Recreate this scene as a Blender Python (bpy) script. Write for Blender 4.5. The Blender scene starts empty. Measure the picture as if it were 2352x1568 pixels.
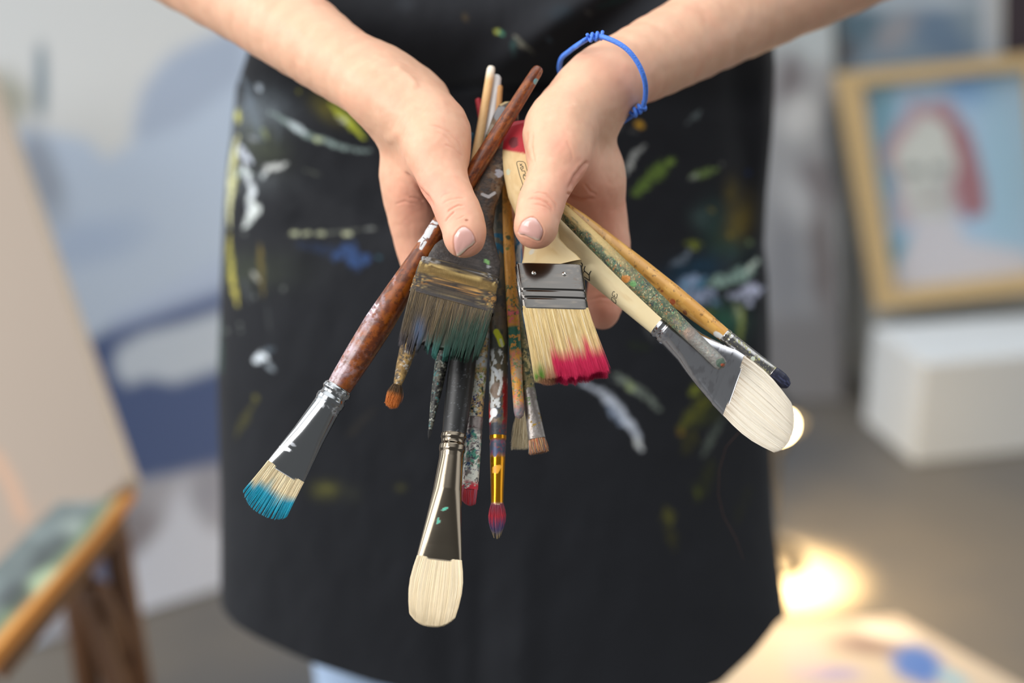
import bpy, math, random
import numpy as np
from mathutils import Vector, Matrix
from mathutils.bvhtree import BVHTree

# ------------------------------------------------------------------ camera, world, lights, exposure
SC = bpy.context.scene
COL = SC.collection
W, H = 2352, 1568
LENS = 50.0
F = LENS / 36.0 * W
CAM = np.array([0.0, 0.0, 1.25])
PITCH = math.radians(20)
RX = np.array([1.0, 0, 0])
FW = np.array([0, math.cos(PITCH), -math.sin(PITCH)])
UP = np.array([0, math.sin(PITCH), math.cos(PITCH)])
cam = bpy.data.cameras.new('camera')
camo = bpy.data.objects.new('camera', cam)
COL.objects.link(camo)
camo.location = CAM
camo.rotation_euler = (math.pi / 2 - PITCH, 0, 0)
cam.lens = LENS
cam.sensor_width = 36
cam.clip_start = 0.01
cam.dof.use_dof = True
cam.dof.focus_distance = 0.795
cam.dof.aperture_fstop = 2.6
SC.camera = camo
SC.view_settings.view_transform = 'Standard'
SC.view_settings.look = 'None'
SC.view_settings.gamma = 1
SC.view_settings.use_curve_mapping = False
SC.view_settings.exposure = 0.05
SC.cycles.max_bounces = 6
SC.cycles.use_denoising = True
SC.cycles.sample_clamp_indirect = 6


def lin(c):
    c = np.asarray(c, float) / 255.0
    return np.where(c <= 0.04045, c / 12.92, ((c + 0.055) / 1.055) ** 2.4)


world = bpy.data.worlds.new('studio_air')
SC.world = world
world.use_nodes = True
wn = world.node_tree.nodes
wl_ = world.node_tree.links
# the studio around the set: dim room behind the photographer, pale ceiling, bright windows to the left
tcw = wn.new('ShaderNodeTexCoord')
sep = wn.new('ShaderNodeSeparateXYZ')
wl_.new(tcw.outputs['Generated'], sep.inputs[0])


def wmath(op, a, b=None, clamp=False):
    n = wn.new('ShaderNodeMath'); n.operation = op; n.use_clamp = clamp
    for i, v in enumerate((a, b)):
        if v is None: continue
        if isinstance(v, (int, float)): n.inputs[i].default_value = v
        else: wl_.new(v, n.inputs[i])
    return n.outputs[0]


def wstep(v, a, b):
    n = wn.new('ShaderNodeMapRange'); n.interpolation_type = 'SMOOTHSTEP'
    wl_.new(v, n.inputs[0]); n.inputs[1].default_value = a; n.inputs[2].default_value = b
    return n.outputs[0]


wx, wy, wz = sep.outputs
ceil_ = wstep(wz, 0.62, 0.95)
left = wmath('MULTIPLY', wstep(wx, -0.45, -0.8), wmath('MULTIPLY', wstep(wz, -0.15, 0.05), wstep(wz, 0.75, 0.5)))
right = wmath('MULTIPLY', wstep(wx, 0.72, 0.9), wmath('MULTIPLY', wstep(wz, -0.05, 0.1), wstep(wz, 0.5, 0.35)))
tot = wmath('ADD', wmath('ADD', wmath('MULTIPLY', ceil_, 2.2), wmath('MULTIPLY', left, 1.8)), wmath('ADD', wmath('MULTIPLY', right, 1.6), 0.19))
wn['Background'].inputs[0].default_value = (0.95, 0.98, 1.0, 1)
wl_.new(tot, wn['Background'].inputs[1])


def area(name, loc, target, size, power, color, size_y=None):
    l = bpy.data.lights.new(name, 'AREA')
    l.energy = power
    l.color = color
    l.size = size
    if size_y:
        l.shape = 'RECTANGLE'
        l.size_y = size_y
    o = bpy.data.objects.new(name, l)
    COL.objects.link(o)
    o.location = loc
    d = Vector(target) - Vector(loc)
    o.rotation_euler = d.to_track_quat('-Z', 'Y').to_euler()
    return o


area('window_daylight', (-1.75, -0.7, 2.25), (0.0, 0.9, 0.9), 1.5, 51, (1.0, 0.98, 0.96), 1.3)
area('side_window_daylight', (-2.6, 1.2, 2.3), (0.6, 2.6, 0.3), 1.4, 24, (1.0, 0.98, 0.95), 1.2)


# ------------------------------------------------------------------ coordinate helpers
def cp(px, py, z):
    """photo pixel + depth (m, along the view axis) -> camera-frame metres (x right, y down, z forward)"""
    return np.array([(px - W / 2) * z / F, (py - H / 2) * z / F, z])


def c2w(p):
    p = np.asarray(p, float)
    return CAM + p[..., 0:1] * RX + p[..., 2:3] * FW - p[..., 1:2] * UP


def w2c(p):
    q = np.asarray(p, float) - CAM
    return np.stack([q @ RX, -(q @ UP), q @ FW], -1)


def proj(pw):
    c = w2c(pw)
    return c[..., 0] / c[..., 2] * F + W / 2, c[..., 1] / c[..., 2] * F + H / 2


def wp(px, py, z):
    return c2w(cp(px, py, z))


def ray(px, py):
    return np.array([(px - W / 2) / F, (py - H / 2) / F, 1.0])


def on_y(px, py, Y):
    """world point of a pixel on the vertical plane y = Y"""
    d = c2w(ray(px, py)) - CAM
    return CAM + d * (Y / d[1])


def on_z(px, py, Z=0.0):
    d = c2w(ray(px, py)) - CAM
    return CAM + d * ((Z - CAM[2]) / d[2])


# ------------------------------------------------------------------ noise
def _hash(i, j, k, seed):
    h = (i * 374761393 + j * 668265263 + k * 2147483647 + seed * 974711) & 0xFFFFFFFF
    h = ((h ^ (h >> 13)) * 1274126177) & 0xFFFFFFFF
    h = h ^ (h >> 16)
    return (h & 0xFFFF) / 65535.0


def noise(p, seed=0):
    p = np.asarray(p, float) + 1000.0
    f = np.floor(p).astype(np.int64)
    t = p - f
    t = t * t * (3 - 2 * t)
    i, j, k = f[..., 0], f[..., 1], f[..., 2]
    x, y, z = t[..., 0], t[..., 1], t[..., 2]
    r = 0
    for a in (0, 1):
        for b in (0, 1):
            for c in (0, 1):
                wgt = (x if a else 1 - x) * (y if b else 1 - y) * (z if c else 1 - z)
                r = r + wgt * _hash(i + a, j + b, k + c, seed)
    return r


def fbm(p, seed=0, octv=3):
    s, a, tot = 0, 1.0, 0
    for o in range(octv):
        s = s + a * noise(np.asarray(p) * 2 ** o, seed + o * 7)
        tot += a
        a *= 0.5
    return s / tot


def sstep(a, b, x):
    t = np.clip((x - a) / (b - a), 0, 1)
    return t * t * (3 - 2 * t)


def poly_dist(X, Y, pts):
    """distance to a polyline and parameter 0..1 along it"""
    pts = np.asarray(pts, float)
    best = np.full(X.shape, 1e9)
    par = np.zeros(X.shape)
    n = len(pts) - 1
    for i in range(n):
        a, b = pts[i, :2], pts[i + 1, :2]
        d = b - a
        t = np.clip(((X - a[0]) * d[0] + (Y - a[1]) * d[1]) / max(d @ d, 1e-9), 0, 1)
        dd = np.hypot(X - a[0] - d[0] * t, Y - a[1] - d[1] * t)
        m = dd < best
        best = np.where(m, dd, best)
        par = np.where(m, (i + t) / n, par)
    return best, par


# ------------------------------------------------------------------ objects
def setp(o, label=None, cat=None, group=None, kind=None):
    if label: o['label'] = label
    if cat: o['category'] = cat
    if group: o['group'] = group
    if kind: o['kind'] = kind
    return o


def empty(name, loc, label=None, cat=None, group=None, kind=None):
    o = bpy.data.objects.new(name, None)
    COL.objects.link(o)
    o.location = [float(v) for v in loc]
    o.empty_display_size = 0.02
    return setp(o, label, cat, group, kind)


def org(o):
    """world location of an object (only translations are used for parents)"""
    v = np.zeros(3)
    while o is not None:
        v += np.array(o.location)
        o = o.parent
    return v


def mesh_obj(name, V, Fc, mat, parent=None, col=None, smooth=True, label=None):
    """V in world coordinates; with a parent the mesh is stored relative to it"""
    V = np.asarray(V, float)
    me = bpy.data.meshes.new(name)
    o = bpy.data.objects.new(name, me)
    COL.objects.link(o)
    if parent is not None:
        o.parent = parent
        V = V - org(parent)
    else:
        c = V.mean(0)
        c[2] = V[:, 2].min()
        o.location = c
        V = V - c
    if isinstance(Fc, np.ndarray):
        k = Fc.shape[1]
        me.vertices.add(len(V))
        me.vertices.foreach_set('co', V.astype(np.float32).ravel())
        me.loops.add(Fc.size)
        me.loops.foreach_set('vertex_index', Fc.astype(np.int32).ravel())
        me.polygons.add(len(Fc))
        me.polygons.foreach_set('loop_start', np.arange(0, Fc.size, k, dtype=np.int32))
        me.update(calc_edges=True)
        me.validate()
    else:
        me.from_pydata([tuple(v) for v in V], [], Fc)
        me.update()
    if smooth:
        me.polygons.foreach_set('use_smooth', np.ones(len(me.polygons), bool))
    if col is not None:
        col = np.asarray(col, np.float32)
        if col.shape[1] == 3:
            col = np.concatenate([col, np.zeros((len(col), 1), np.float32)], 1)
        a = me.color_attributes.new('Col', 'FLOAT_COLOR', 'POINT')
        a.data.foreach_set('color', col.ravel())
    me.materials.append(mat)
    if label: o['label'] = label
    return o


def grid_faces(nu, nv, wrap_u=False, off=0):
    """vertices indexed [v*nu + u]"""
    us = np.arange(nu if wrap_u else nu - 1)
    vs = np.arange(nv - 1)
    U, Vv = np.meshgrid(us, vs)
    U2 = (U + 1) % nu
    f = np.stack([Vv * nu + U, Vv * nu + U2, (Vv + 1) * nu + U2, (Vv + 1) * nu + U], -1).reshape(-1, 4)
    return f + off


def box(name, lo, hi, mat, parent=None, bev=0.0, R=None, c0=None):
    """bevelled box; optional rotation matrix R (3x3 numpy) about c0"""
    import bmesh
    bm = bmesh.new()
    bmesh.ops.create_cube(bm, size=1)
    lo, hi = np.array(lo, float), np.array(hi, float)
    for v in bm.verts:
        v.co = Vector((lo + hi) / 2) + Vector([v.co[i] * (hi[i] - lo[i]) for i in range(3)])
    if bev:
        bmesh.ops.bevel(bm, geom=list(bm.edges), offset=bev, segments=2, affect='EDGES', profile=0.5)
    V = np.array([v.co[:] for v in bm.verts])
    fs = [[v.index for v in f.verts] for f in bm.faces]
    bm.verts.index_update()
    fs = [[v.index for v in f.verts] for f in bm.faces]
    V = np.array([v.co[:] for v in bm.verts])
    bm.free()
    if R is not None:
        V = (V - c0) @ R.T + c0
    return mesh_obj(name, V, fs, mat, parent, smooth=False)


def tube(name, pts, rad, mat, parent=None, n=12, col=None, closed=False, label=None):
    """swept tube through world points"""
    pts = np.asarray(pts, float)
    m = len(pts)
    rad = np.broadcast_to(np.asarray(rad, float), (m,))
    V = []
    T = np.gradient(pts, axis=0)
    if closed:
        T = (np.roll(pts, -1, 0) - np.roll(pts, 1, 0))
    T /= np.linalg.norm(T, axis=1)[:, None] + 1e-12
    ref = np.array([0.13, 0.21, 0.97])
    nrm = np.cross(T[0], ref); nrm /= np.linalg.norm(nrm)
    for i in range(m):
        nrm = nrm - T[i] * (nrm @ T[i]); nrm /= np.linalg.norm(nrm)
        b = np.cross(T[i], nrm)
        a = np.linspace(0, 2 * np.pi, n, endpoint=False)
        V.append(pts[i] + rad[i] * (np.cos(a)[:, None] * nrm + np.sin(a)[:, None] * b))
    V = np.concatenate(V)
    fc = grid_faces(n, m, True).tolist()
    if closed:
        fc += [[(m - 1) * n + k, (m - 1) * n + (k + 1) % n, (k + 1) % n, k] for k in range(n)]
    else:
        fc.append(list(range(n))[::-1])
        fc.append([(m - 1) * n + k for k in range(n)])
    return mesh_obj(name, V, fc, mat, parent, label=label, col=col)


# ------------------------------------------------------------------ materials
def new_mat(name):
    m = bpy.data.materials.new(name)
    m.use_nodes = True
    nt = m.node_tree
    return m, nt, nt.nodes['Principled BSDF']


def flat(name, rgb, rough=0.6, metal=0.0, noise_amt=0.06, scale=30, bump=0.0, spec=0.5):
    """plain material with gentle procedural variation"""
    m, nt, b = new_mat(name)
    tc = nt.nodes.new('ShaderNodeTexCoord')
    nz = nt.nodes.new('ShaderNodeTexNoise')
    nz.inputs['Scale'].default_value = scale
    nz.inputs['Detail'].default_value = 4
    nt.links.new(tc.outputs['Object'], nz.inputs['Vector'])
    mx = nt.nodes.new('ShaderNodeMix'); mx.data_type = 'RGBA'
    c = lin(rgb)
    mx.inputs[6].default_value = (*(c * (1 - noise_amt * 2)), 1)
    mx.inputs[7].default_value = (*np.minimum(c * (1 + noise_amt * 2), 1), 1)
    nt.links.new(nz.outputs['Fac'], mx.inputs[0])
    nt.links.new(mx.outputs[2], b.inputs['Base Color'])
    b.inputs['Roughness'].default_value = rough
    b.inputs['Metallic'].default_value = metal
    b.inputs['Specular IOR Level'].default_value = spec
    if bump:
        bp = nt.nodes.new('ShaderNodeBump')
        bp.inputs['Strength'].default_value = bump
        bp.inputs['Distance'].default_value = 0.001
        nt.links.new(nz.outputs['Fac'], bp.inputs['Height'])
        nt.links.new(bp.outputs[0], b.inputs['Normal'])
    return m


def attr_mat(name, rough=0.5, metal_alpha=False, bump=0.0, bscale=900, coat=0.0, metal_rough=0.22, spec=0.5, stretch=None, bdist=0.0003):
    """colour from the mesh's own painted colours; alpha channel = bare metal"""
    m, nt, b = new_mat(name)
    at = nt.nodes.new('ShaderNodeAttribute'); at.attribute_name = 'Col'
    nt.links.new(at.outputs['Color'], b.inputs['Base Color'])
    b.inputs['Roughness'].default_value = rough
    b.inputs['Coat Weight'].default_value = coat
    b.inputs['Coat Roughness'].default_value = 0.12
    b.inputs['Specular IOR Level'].default_value = spec
    if metal_alpha:
        nt.links.new(at.outputs['Alpha'], b.inputs['Metallic'])
        mp = nt.nodes.new('ShaderNodeMapRange')
        nt.links.new(at.outputs['Alpha'], mp.inputs[0])
        mp.inputs[3].default_value = rough
        mp.inputs[4].default_value = metal_rough
        nt.links.new(mp.outputs[0], b.inputs['Roughness'])
    if bump:
        tc = nt.nodes.new('ShaderNodeTexCoord')
        nz = nt.nodes.new('ShaderNodeTexNoise')
        nz.inputs['Scale'].default_value = bscale
        nz.inputs['Detail'].default_value = 5
        src = tc.outputs['Object']
        if stretch:
            mpp = nt.nodes.new('ShaderNodeMapping')
            mpp.inputs['Scale'].default_value = stretch
            nt.links.new(src, mpp.inputs[0]); src = mpp.outputs[0]
        nt.links.new(src, nz.inputs['Vector'])
        bp = nt.nodes.new('ShaderNodeBump')
        bp.inputs['Strength'].default_value = bump
        bp.inputs['Distance'].default_value = bdist
        nt.links.new(nz.outputs['Fac'], bp.inputs['Height'])
        nt.links.new(bp.outputs[0], b.inputs['Normal'])
    return m


M_canvas = attr_mat('painted_canvas', 0.7, bump=0.15, bscale=300)
M_wall = flat('wall_plaster', (186, 190, 192), 0.9, scale=3)
M_floor, nt, b = new_mat('studio_floor')
tc = nt.nodes.new('ShaderNodeTexCoord')
n1 = nt.nodes.new('ShaderNodeTexNoise'); n1.inputs['Scale'].default_value = 1.6; n1.inputs['Detail'].default_value = 3
n2 = nt.nodes.new('ShaderNodeTexNoise'); n2.inputs['Scale'].default_value = 60
cr = nt.nodes.new('ShaderNodeValToRGB')
cr.color_ramp.elements[0].position = 0.36; cr.color_ramp.elements[0].color = (*lin((74, 76, 80)), 1)
cr.color_ramp.elements[1].position = 0.62; cr.color_ramp.elements[1].color = (*lin((102, 96, 88)), 1)
nt.links.new(tc.outputs['Object'], n1.inputs['Vector'])
nt.links.new(n1.outputs['Fac'], cr.inputs[0])
nt.links.new(cr.outputs[0], b.inputs['Base Color'])
b.inputs['Roughness'].default_value = 0.55
M_floor = bpy.data.materials['studio_floor']

# ------------------------------------------------------------------ the room
fl = box('floor', (-4, -2.5, -0.05), (4, 3.32, 0), M_floor); setp(fl, kind='structure')
wl = box('wall_back', (-4, 3.22, 0), (4, 3.32, 2.8), M_wall); setp(wl, kind='structure')
tr = box('baseboard_back', (-4, 3.205, 0), (4, 3.22, 0.07), flat('baseboard_paint', (170, 170, 168), 0.6)); setp(tr, kind='structure')


# ------------------------------------------------------------------ canvases and frames
class Pic:
    """colours laid on a flat rectangle, addressed by photo pixel of each vertex"""
    def __init__(s, corners, nu, nv):
        c = [np.asarray(x, float) for x in corners]      # TL TR BR BL world
        u, v = np.meshgrid(np.linspace(0, 1, nu), np.linspace(0, 1, nv))
        u = u.ravel()[:, None]; v = v.ravel()[:, None]
        s.V = (c[0] * (1 - u) + c[1] * u) * (1 - v) + (c[3] * (1 - u) + c[2] * u) * v
        s.u, s.v = u[:, 0], v[:, 0]
        s.F = grid_faces(nu, nv)
        s.X, s.Y = proj(s.V)
        s.C = np.zeros((len(s.V), 3))
        s.nu, s.nv = nu, nv
        s.c = c

    def fill(s, rgb): s.C[:] = lin(rgb)

    def mix(s, m, rgb): s.C = s.C * (1 - m[:, None]) + lin(rgb) * m[:, None]

    def blob(s, x, y, rx, ry, rgb, rot=0, soft=0.3, k=1.0):
        a = math.radians(rot)
        dx, dy = s.X - x, s.Y - y
        p, q = (dx * math.cos(a) + dy * math.sin(a)) / rx, (-dx * math.sin(a) + dy * math.cos(a)) / ry
        wob = (fbm(np.stack([s.X / 60, s.Y / 60, 0 * s.X], -1), 5) - .5) * .6
        s.mix(k * sstep(1 + soft, 1 - soft, np.hypot(p, q) + wob), rgb)

    def line(s, pts, w, rgb, k=1.0, soft=0.5):
        d, _ = poly_dist(s.X, s.Y, pts)
        s.mix(k * sstep(w * (1 + soft), w * (1 - soft), d), rgb)

    def poly(s, pts, rgb, soft=12, k=1.0):
        pts = np.asarray(pts, float)
        ins = np.zeros(len(s.X), bool)
        j = len(pts) - 1
        for i in range(len(pts)):
            a, c = pts[i], pts[j]
            cond = ((a[1] > s.Y) != (c[1] > s.Y)) & (s.X < (c[0] - a[0]) * (s.Y - a[1]) / (c[1] - a[1] + 1e-9) + a[0])
            ins ^= cond; j = i
        d, _ = poly_dist(s.X, s.Y, np.vstack([pts, pts[:1]]))
        sd = np.where(ins, d, -d)
        s.mix(k * sstep(-soft, soft, sd), rgb)

    def build(s, name, mat, parent=None, thick=0.02, side=(200, 198, 190)):
        """front sheet plus rim and back, one closed mesh"""
        n = np.cross(s.c[1] - s.c[0], s.c[3] - s.c[0]); n /= np.linalg.norm(n)
        if n @ (CAM - s.c[0]) < 0: n = -n
        nu, nv = s.nu, s.nv
        top = np.arange(nu); right = np.arange(1, nv) * nu + nu - 1
        bot = (nv - 1) * nu + np.arange(nu - 2, -1, -1); left = np.arange(nv - 2, 0, -1) * nu
        loop = np.concatenate([top, right, bot, left])
        nl = len(loop)
        base = len(s.V)
        V = np.vstack([s.V, s.V[loop], s.V[loop] - n * thick])
        C = np.vstack([s.C, np.tile(lin(side), (nl * 2, 1))])
        i = np.arange(nl); j = (i + 1) % nl
        rim = np.stack([base + i, base + j, base + nl + j, base + nl + i], -1)
        corners = [0, nu - 1, nu - 1 + nv - 1, 2 * (nu - 1) + nv - 1]
        back = np.array([[base + nl + k for k in corners]])
        return mesh_obj(name, V, np.vstack([s.F, rim, back]), mat, parent, col=C, smooth=False)


# big blue painting leaning on the wall behind, left
A_, B_ = on_z(255, 1432), on_z(1010, 1200)
e = (B_ - A_); e[2] = 0; wdt = np.linalg.norm(e); e /= wdt
nrm = np.array([-e[1], e[0], 0])
lean = nrm * 0.42 + np.array([0, 0, 1.0]); lean /= np.linalg.norm(lean)
hgt = 1.25
A0 = A_ - e * 0.14
P = Pic([A0 + lean * hgt, B_ + lean * hgt, B_ + [0, 0, .004], A0 + [0, 0, .004]], 150, 170)
P.fill((196, 199, 200))
P.poly([(100, 300), (200, 320), (245, 365), (300, 330), (320, 240), (370, 150), (450, 100), (560, 60), (1100, 60), (1100, 1700), (-200, 1700), (-200, 300)], (172, 187, 207), 22)
P.poly([(310, 300), (330, 200), (400, 120), (560, 60), (560, 180), (430, 280), (330, 320)], (150, 163, 184), 25, .8)
P.blob(95, 190, 16, 90, (112, 128, 140), 0, .4)
P.blob(10, 230, 60, 60, (135, 135, 118), 0, .6, .8)
P.blob(100, 400, 40, 120, (130, 138, 152), -15, .5, .8)
P.blob(200, 560, 120, 50, (150, 168, 196), -15, .6, .7)
P.poly([(195, 790), (260, 745), (420, 690), (560, 640), (560, 900), (560, 1080), (420, 1090), (300, 1110), (150, 1110), (150, 800)], (62, 80, 122), 14)
P.poly([(270, 800), (330, 765), (430, 740), (520, 710), (560, 830), (470, 858), (400, 880), (340, 868), (290, 885), (262, 850)], (176, 187, 201), 14)
P.poly([(250, 770), (520, 680), (560, 640), (560, 560), (420, 640), (260, 720)], (160, 175, 205), 20, .5)
P.poly([(250, 1120), (560, 1060), (1100, 1000), (1100, 1700), (0, 1700)], (150, 150, 158), 20)
P.blob(300, 1230, 110, 60, (128, 124, 130), -10, .5)
P.blob(440, 1160, 90, 60, (170, 172, 184), -30, .5)
P.poly([(255, 1310), (330, 1260), (380, 1200), (420, 1110), (480, 1220), (560, 1200), (1000, 1100), (1000, 1500), (240, 1500)], (192, 197, 210), 16)
P.blob(250, 1290, 55, 40, (86, 90, 118), -30, .5)
P.blob(480, 1130, 40, 60, (138, 140, 152), 10, .5, .8)
big = empty('mountain_painting', A0, 'large pale blue and navy landscape painting standing behind the apron on the left', 'painting')
P.build('canvas', M_canvas, big, 0.025)

# blank beige canvas on edge, far left
q = [wp(-585, 330, 2.06), wp(-68, 60, 2.02), wp(296, 1098, 1.78), wp(-320, 1610, 1.66)]
P = Pic(q, 60, 90)
P.fill((150, 136, 123))
P.line([(-10, 1050), (25, 1110), (50, 1180)], 16, (204, 150, 112), .4, .8)
bc = empty('primed_canvas', q[3], 'large beige primed canvas tilted at the far left, in front of the blue painting', 'canvas')
P.build('canvas', M_canvas, bc, 0.03, (190, 176, 160))
# its easel: two legs and a crossbar hold it up
M_ewood = flat('easel_wood', (92, 60, 34), 0.6, scale=40)

es = empty('wooden_easel', on_z(300, 1560), 'wooden easel with splayed legs carrying the beige canvas', 'easel')
mid = (q[0] + q[1] + q[2] + q[3]) / 4
bkn = np.cross(q[1] - q[0], q[3] - q[0]); bkn /= np.linalg.norm(bkn)
if bkn @ (CAM - mid) > 0: bkn = -bkn
def onq(u, v, off=.048): return (q[0] * (1 - u) + q[1] * u) * (1 - v) + (q[3] * (1 - u) + q[2] * u) * v + bkn * off
for u_ in (.3, .7):
    a_, b_ = onq(u_, .02), onq(u_, .98)
    k_ = a_[2] / (a_[2] - b_[2])
    tube('leg', [a_, a_ + (b_ - a_) * k_], 0.014, M_ewood, es, 8)
a_ = onq(.5, .3, .06)
tube('leg', [a_, [a_[0] + bkn[0] * .22, a_[1] + bkn[1] * .22, 0]], 0.014, M_ewood, es, 8)
tube('crossbar', [onq(.2, .3), onq(.8, .3)], 0.014, M_ewood, es, 8)

# paint-crusted palette board on a low stool, lower left
zt = 0.44
c4 = [on_z(168, 1152, zt), on_z(312, 1146, zt), on_z(-10, 1540, zt), on_z(-140, 1470, zt)]
P = Pic(c4, 90, 90)
P.fill((98, 108, 108))
nz_ = fbm(np.stack([P.X / 45, P.Y / 45, 0 * P.X], -1), 3)
P.mix(sstep(.45, .7, nz_) * .7, (118, 130, 130))
P.line([(300, 1170), (215, 1270), (120, 1370), (20, 1480)], 34, (104, 122, 88), .85, .6)
P.blob(105, 1370, 40, 26, (150, 168, 138), -40, .5)
P.blob(170, 1245, 26, 18, (140, 152, 145), -40, .6)
P.blob(120, 1300, 70, 22, (52, 58, 60), -42, .5, .7)
P.blob(40, 1405, 40, 30, (48, 50, 56), -30, .5, .7)
P.line([(316, 1158), (233, 1276), (128, 1390), (-14, 1545)], 24, (204, 140, 66), .95, .5)
pal = empty('palette_board', c4[3], 'grey paint-crusted palette board with an orange edge, lying on the stool', 'palette')
P.V = P.V + np.array([0, 0, .019])
P.c = [k + np.array([0, 0, .019]) for k in P.c]
P.build('board', M_canvas, pal, 0.018, (206, 134, 54))
st = empty('wooden_stool', (float(np.mean([k[0] for k in c4])), float(np.mean([k[1] for k in c4])), 0), 'low stool with dark brown legs under the palette board', 'stool')
M_dw = flat('dark_stool_wood', (96, 62, 34), 0.55, scale=40)
cc = np.mean(c4, axis=0)
ins = [cc + (k - cc) * .86 for k in c4]
topV = [k + np.array([0, 0, 0]) for k in ins] + [k - np.array([0, 0, .03]) for k in ins]
mesh_obj('seat', np.array(topV), [[0, 1, 2, 3], [7, 6, 5, 4], [0, 4, 5, 1], [1, 5, 6, 2], [2, 6, 7, 3], [3, 7, 4, 0]], M_dw, st, smooth=False)
for i, k in enumerate(ins):
    k2 = cc + (k - cc) * .86
    kb = cc + (k - cc) * 1.04
    if i == 2:
        k2 = on_z(215, 1310, zt - .03); kb = on_z(360, 1700, 0)
        kb = k2 + (kb - k2) * 1.0
    tube('leg', [k2 - [0, 0, .028], [kb[0], kb[1], 0]], 0.017, M_dw, st, 8)

# grey abstract canvas behind the apron on the right
q = [on_y(1560, -160, 3.18), on_y(1908, -160, 3.18), on_y(1938, 905, 3.02), on_y(1560, 905, 3.02)]
q[2][2] = q[3][2] = 0.005
P = Pic(q, 80, 160)
P.fill((150, 152, 156))
P.poly([(1700, -200), (1990, -200), (1960, 150), (1790, 130)], (172, 180, 184), 20)
P.blob(1815, 190, 26, 70, (98, 90, 94), 8, .5, .8)
P.blob(1835, 270, 40, 48, (186, 188, 190), 10, .5)
P.blob(1880, 420, 60, 40, (110, 104, 108), 60, .5, .8)
P.blob(1835, 470, 34, 70, (172, 174, 178), -20, .5)
P.blob(1890, 600, 28, 120, (98, 88, 88), -6, .5, .8)
P.blob(1800, 620, 50, 120, (128, 130, 136), 0, .6)
P.blob(1915, 330, 16, 110, (80, 84, 90), -5, .5)
P.poly([(1700, 740), (2000, 700), (2000, 950), (1700, 950)], (112, 110, 112), 40, .8)
gp = empty('grey_abstract_painting', q[3], 'grey, white and brown abstract canvas leaning on the back wall behind the apron', 'painting')
P.build('canvas', M_canvas, gp, 0.02)

# white plinth on the right, pictures stand on it
M_white = flat('white_plinth_paint', (206, 211, 215), 0.6, noise_amt=.02, scale=4)
f0 = on_z(2098, 1066)
th = math.radians(13)
R = np.array([[math.cos(th), -math.sin(th), 0], [math.sin(th), math.cos(th), 0], [0, 0, 1]])
pl = box('white_plinth', f0, (f0[0] + .55, f0[1] + .23, .225), M_white, None, 0.006, R, f0)
setp(pl, 'low white plinth on the floor at the right, under the framed portrait', 'plinth')
# taller pale block behind it carrying the portrait
bk = on_z(1990, 935)
pb = box('pale_crate', (bk[0] + .02, 3.06, 0), (bk[0] + 1.1, 3.2, .33), flat('pale_crate_paint', (170, 172, 170), .7), None, .005)
setp(pb, 'pale grey crate against the back wall behind the white plinth', 'crate')

# framed portrait
Yp = 3.02
tl, trr, br, bl = on_y(1912, 168, 3.12), on_y(2395, 118, 3.12), on_y(2440, 650, 3.0), on_y(2005, 702, 3.0)
cxp = (tl + trr + br + bl) / 4
def onf(u, v): return (tl * (1 - u) + trr * u) * (1 - v) + (bl * (1 - u) + br * u) * v
inn = [onf(.115, .055), onf(.90, .055), onf(.90, .935), onf(.115, .935)]
P = Pic([k - [0, .004, 0] for k in inn], 150, 150)
P.fill((158, 186, 212))
P.blob(2040, 330, 30, 170, (112, 158, 178), -6, .5, .9)
P.blob(2230, 190, 60, 50, (120, 162, 208), 20, .6, .9)
P.blob(2300, 400, 60, 180, (150, 184, 206), 0, .6)
P.blob(2080, 590, 50, 50, (92, 152, 178), 20, .4)
P.blob(2145, 365, 104, 128, (172, 142, 150), -8, .12)
P.poly([(2150, 250), (2210, 275), (2240, 340), (2262, 420), (2268, 488), (2215, 505), (2196, 440), (2190, 350)], (150, 108, 116), 9)
P.poly([(2060, 420), (2090, 470), (2110, 520), (2060, 520), (2050, 470)], (180, 168, 178), 12)
P.blob(2128, 375, 66, 108, (192, 196, 192), -6, .12)
P.blob(2140, 470, 48, 60, (186, 190, 188), -6, .2)
P.poly([(2110, 500), (2200, 500), (2215, 550), (2360, 580), (2430, 700), (2020, 700), (2065, 600)], (192, 192, 200), 14)
P.blob(2098, 392, 22, 11, (112, 118, 120), 0, .5); P.blob(2160, 388, 22, 11, (112, 118, 120), 0, .5)
P.blob(2128, 425, 8, 22, (164, 166, 164), 0, .5); P.blob(2134, 462, 22, 6, (162, 146, 146), 0, .5); P.blob(2168, 440, 18, 50, (170, 172, 172), 0, .6)
fp = empty('framed_portrait', bl, 'framed portrait of a red-haired figure on light blue in a pale wooden frame', 'picture')
P.build('portrait', M_canvas, fp, .01)
M_frame = flat('pale_frame_wood', (188, 162, 118), .5, scale=25)
outc = [tl, trr, br, bl]
for i, nm in enumerate(['top', 'side', 'bottom', 'side']):
    j = (i + 1) % 4
    a = [outc[i], outc[j], inn[j], inn[i]]
    n = np.array([0, -1, .05]) * .035
    V = np.array(a + [k + n for k in a])
    mesh_obj('frame_bar', V, [[0, 1, 2, 3], [4, 7, 6, 5], [0, 4, 5, 1], [1, 5, 6, 2], [2, 6, 7, 3], [3, 7, 4, 0]], M_frame, fp, smooth=False)

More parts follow.
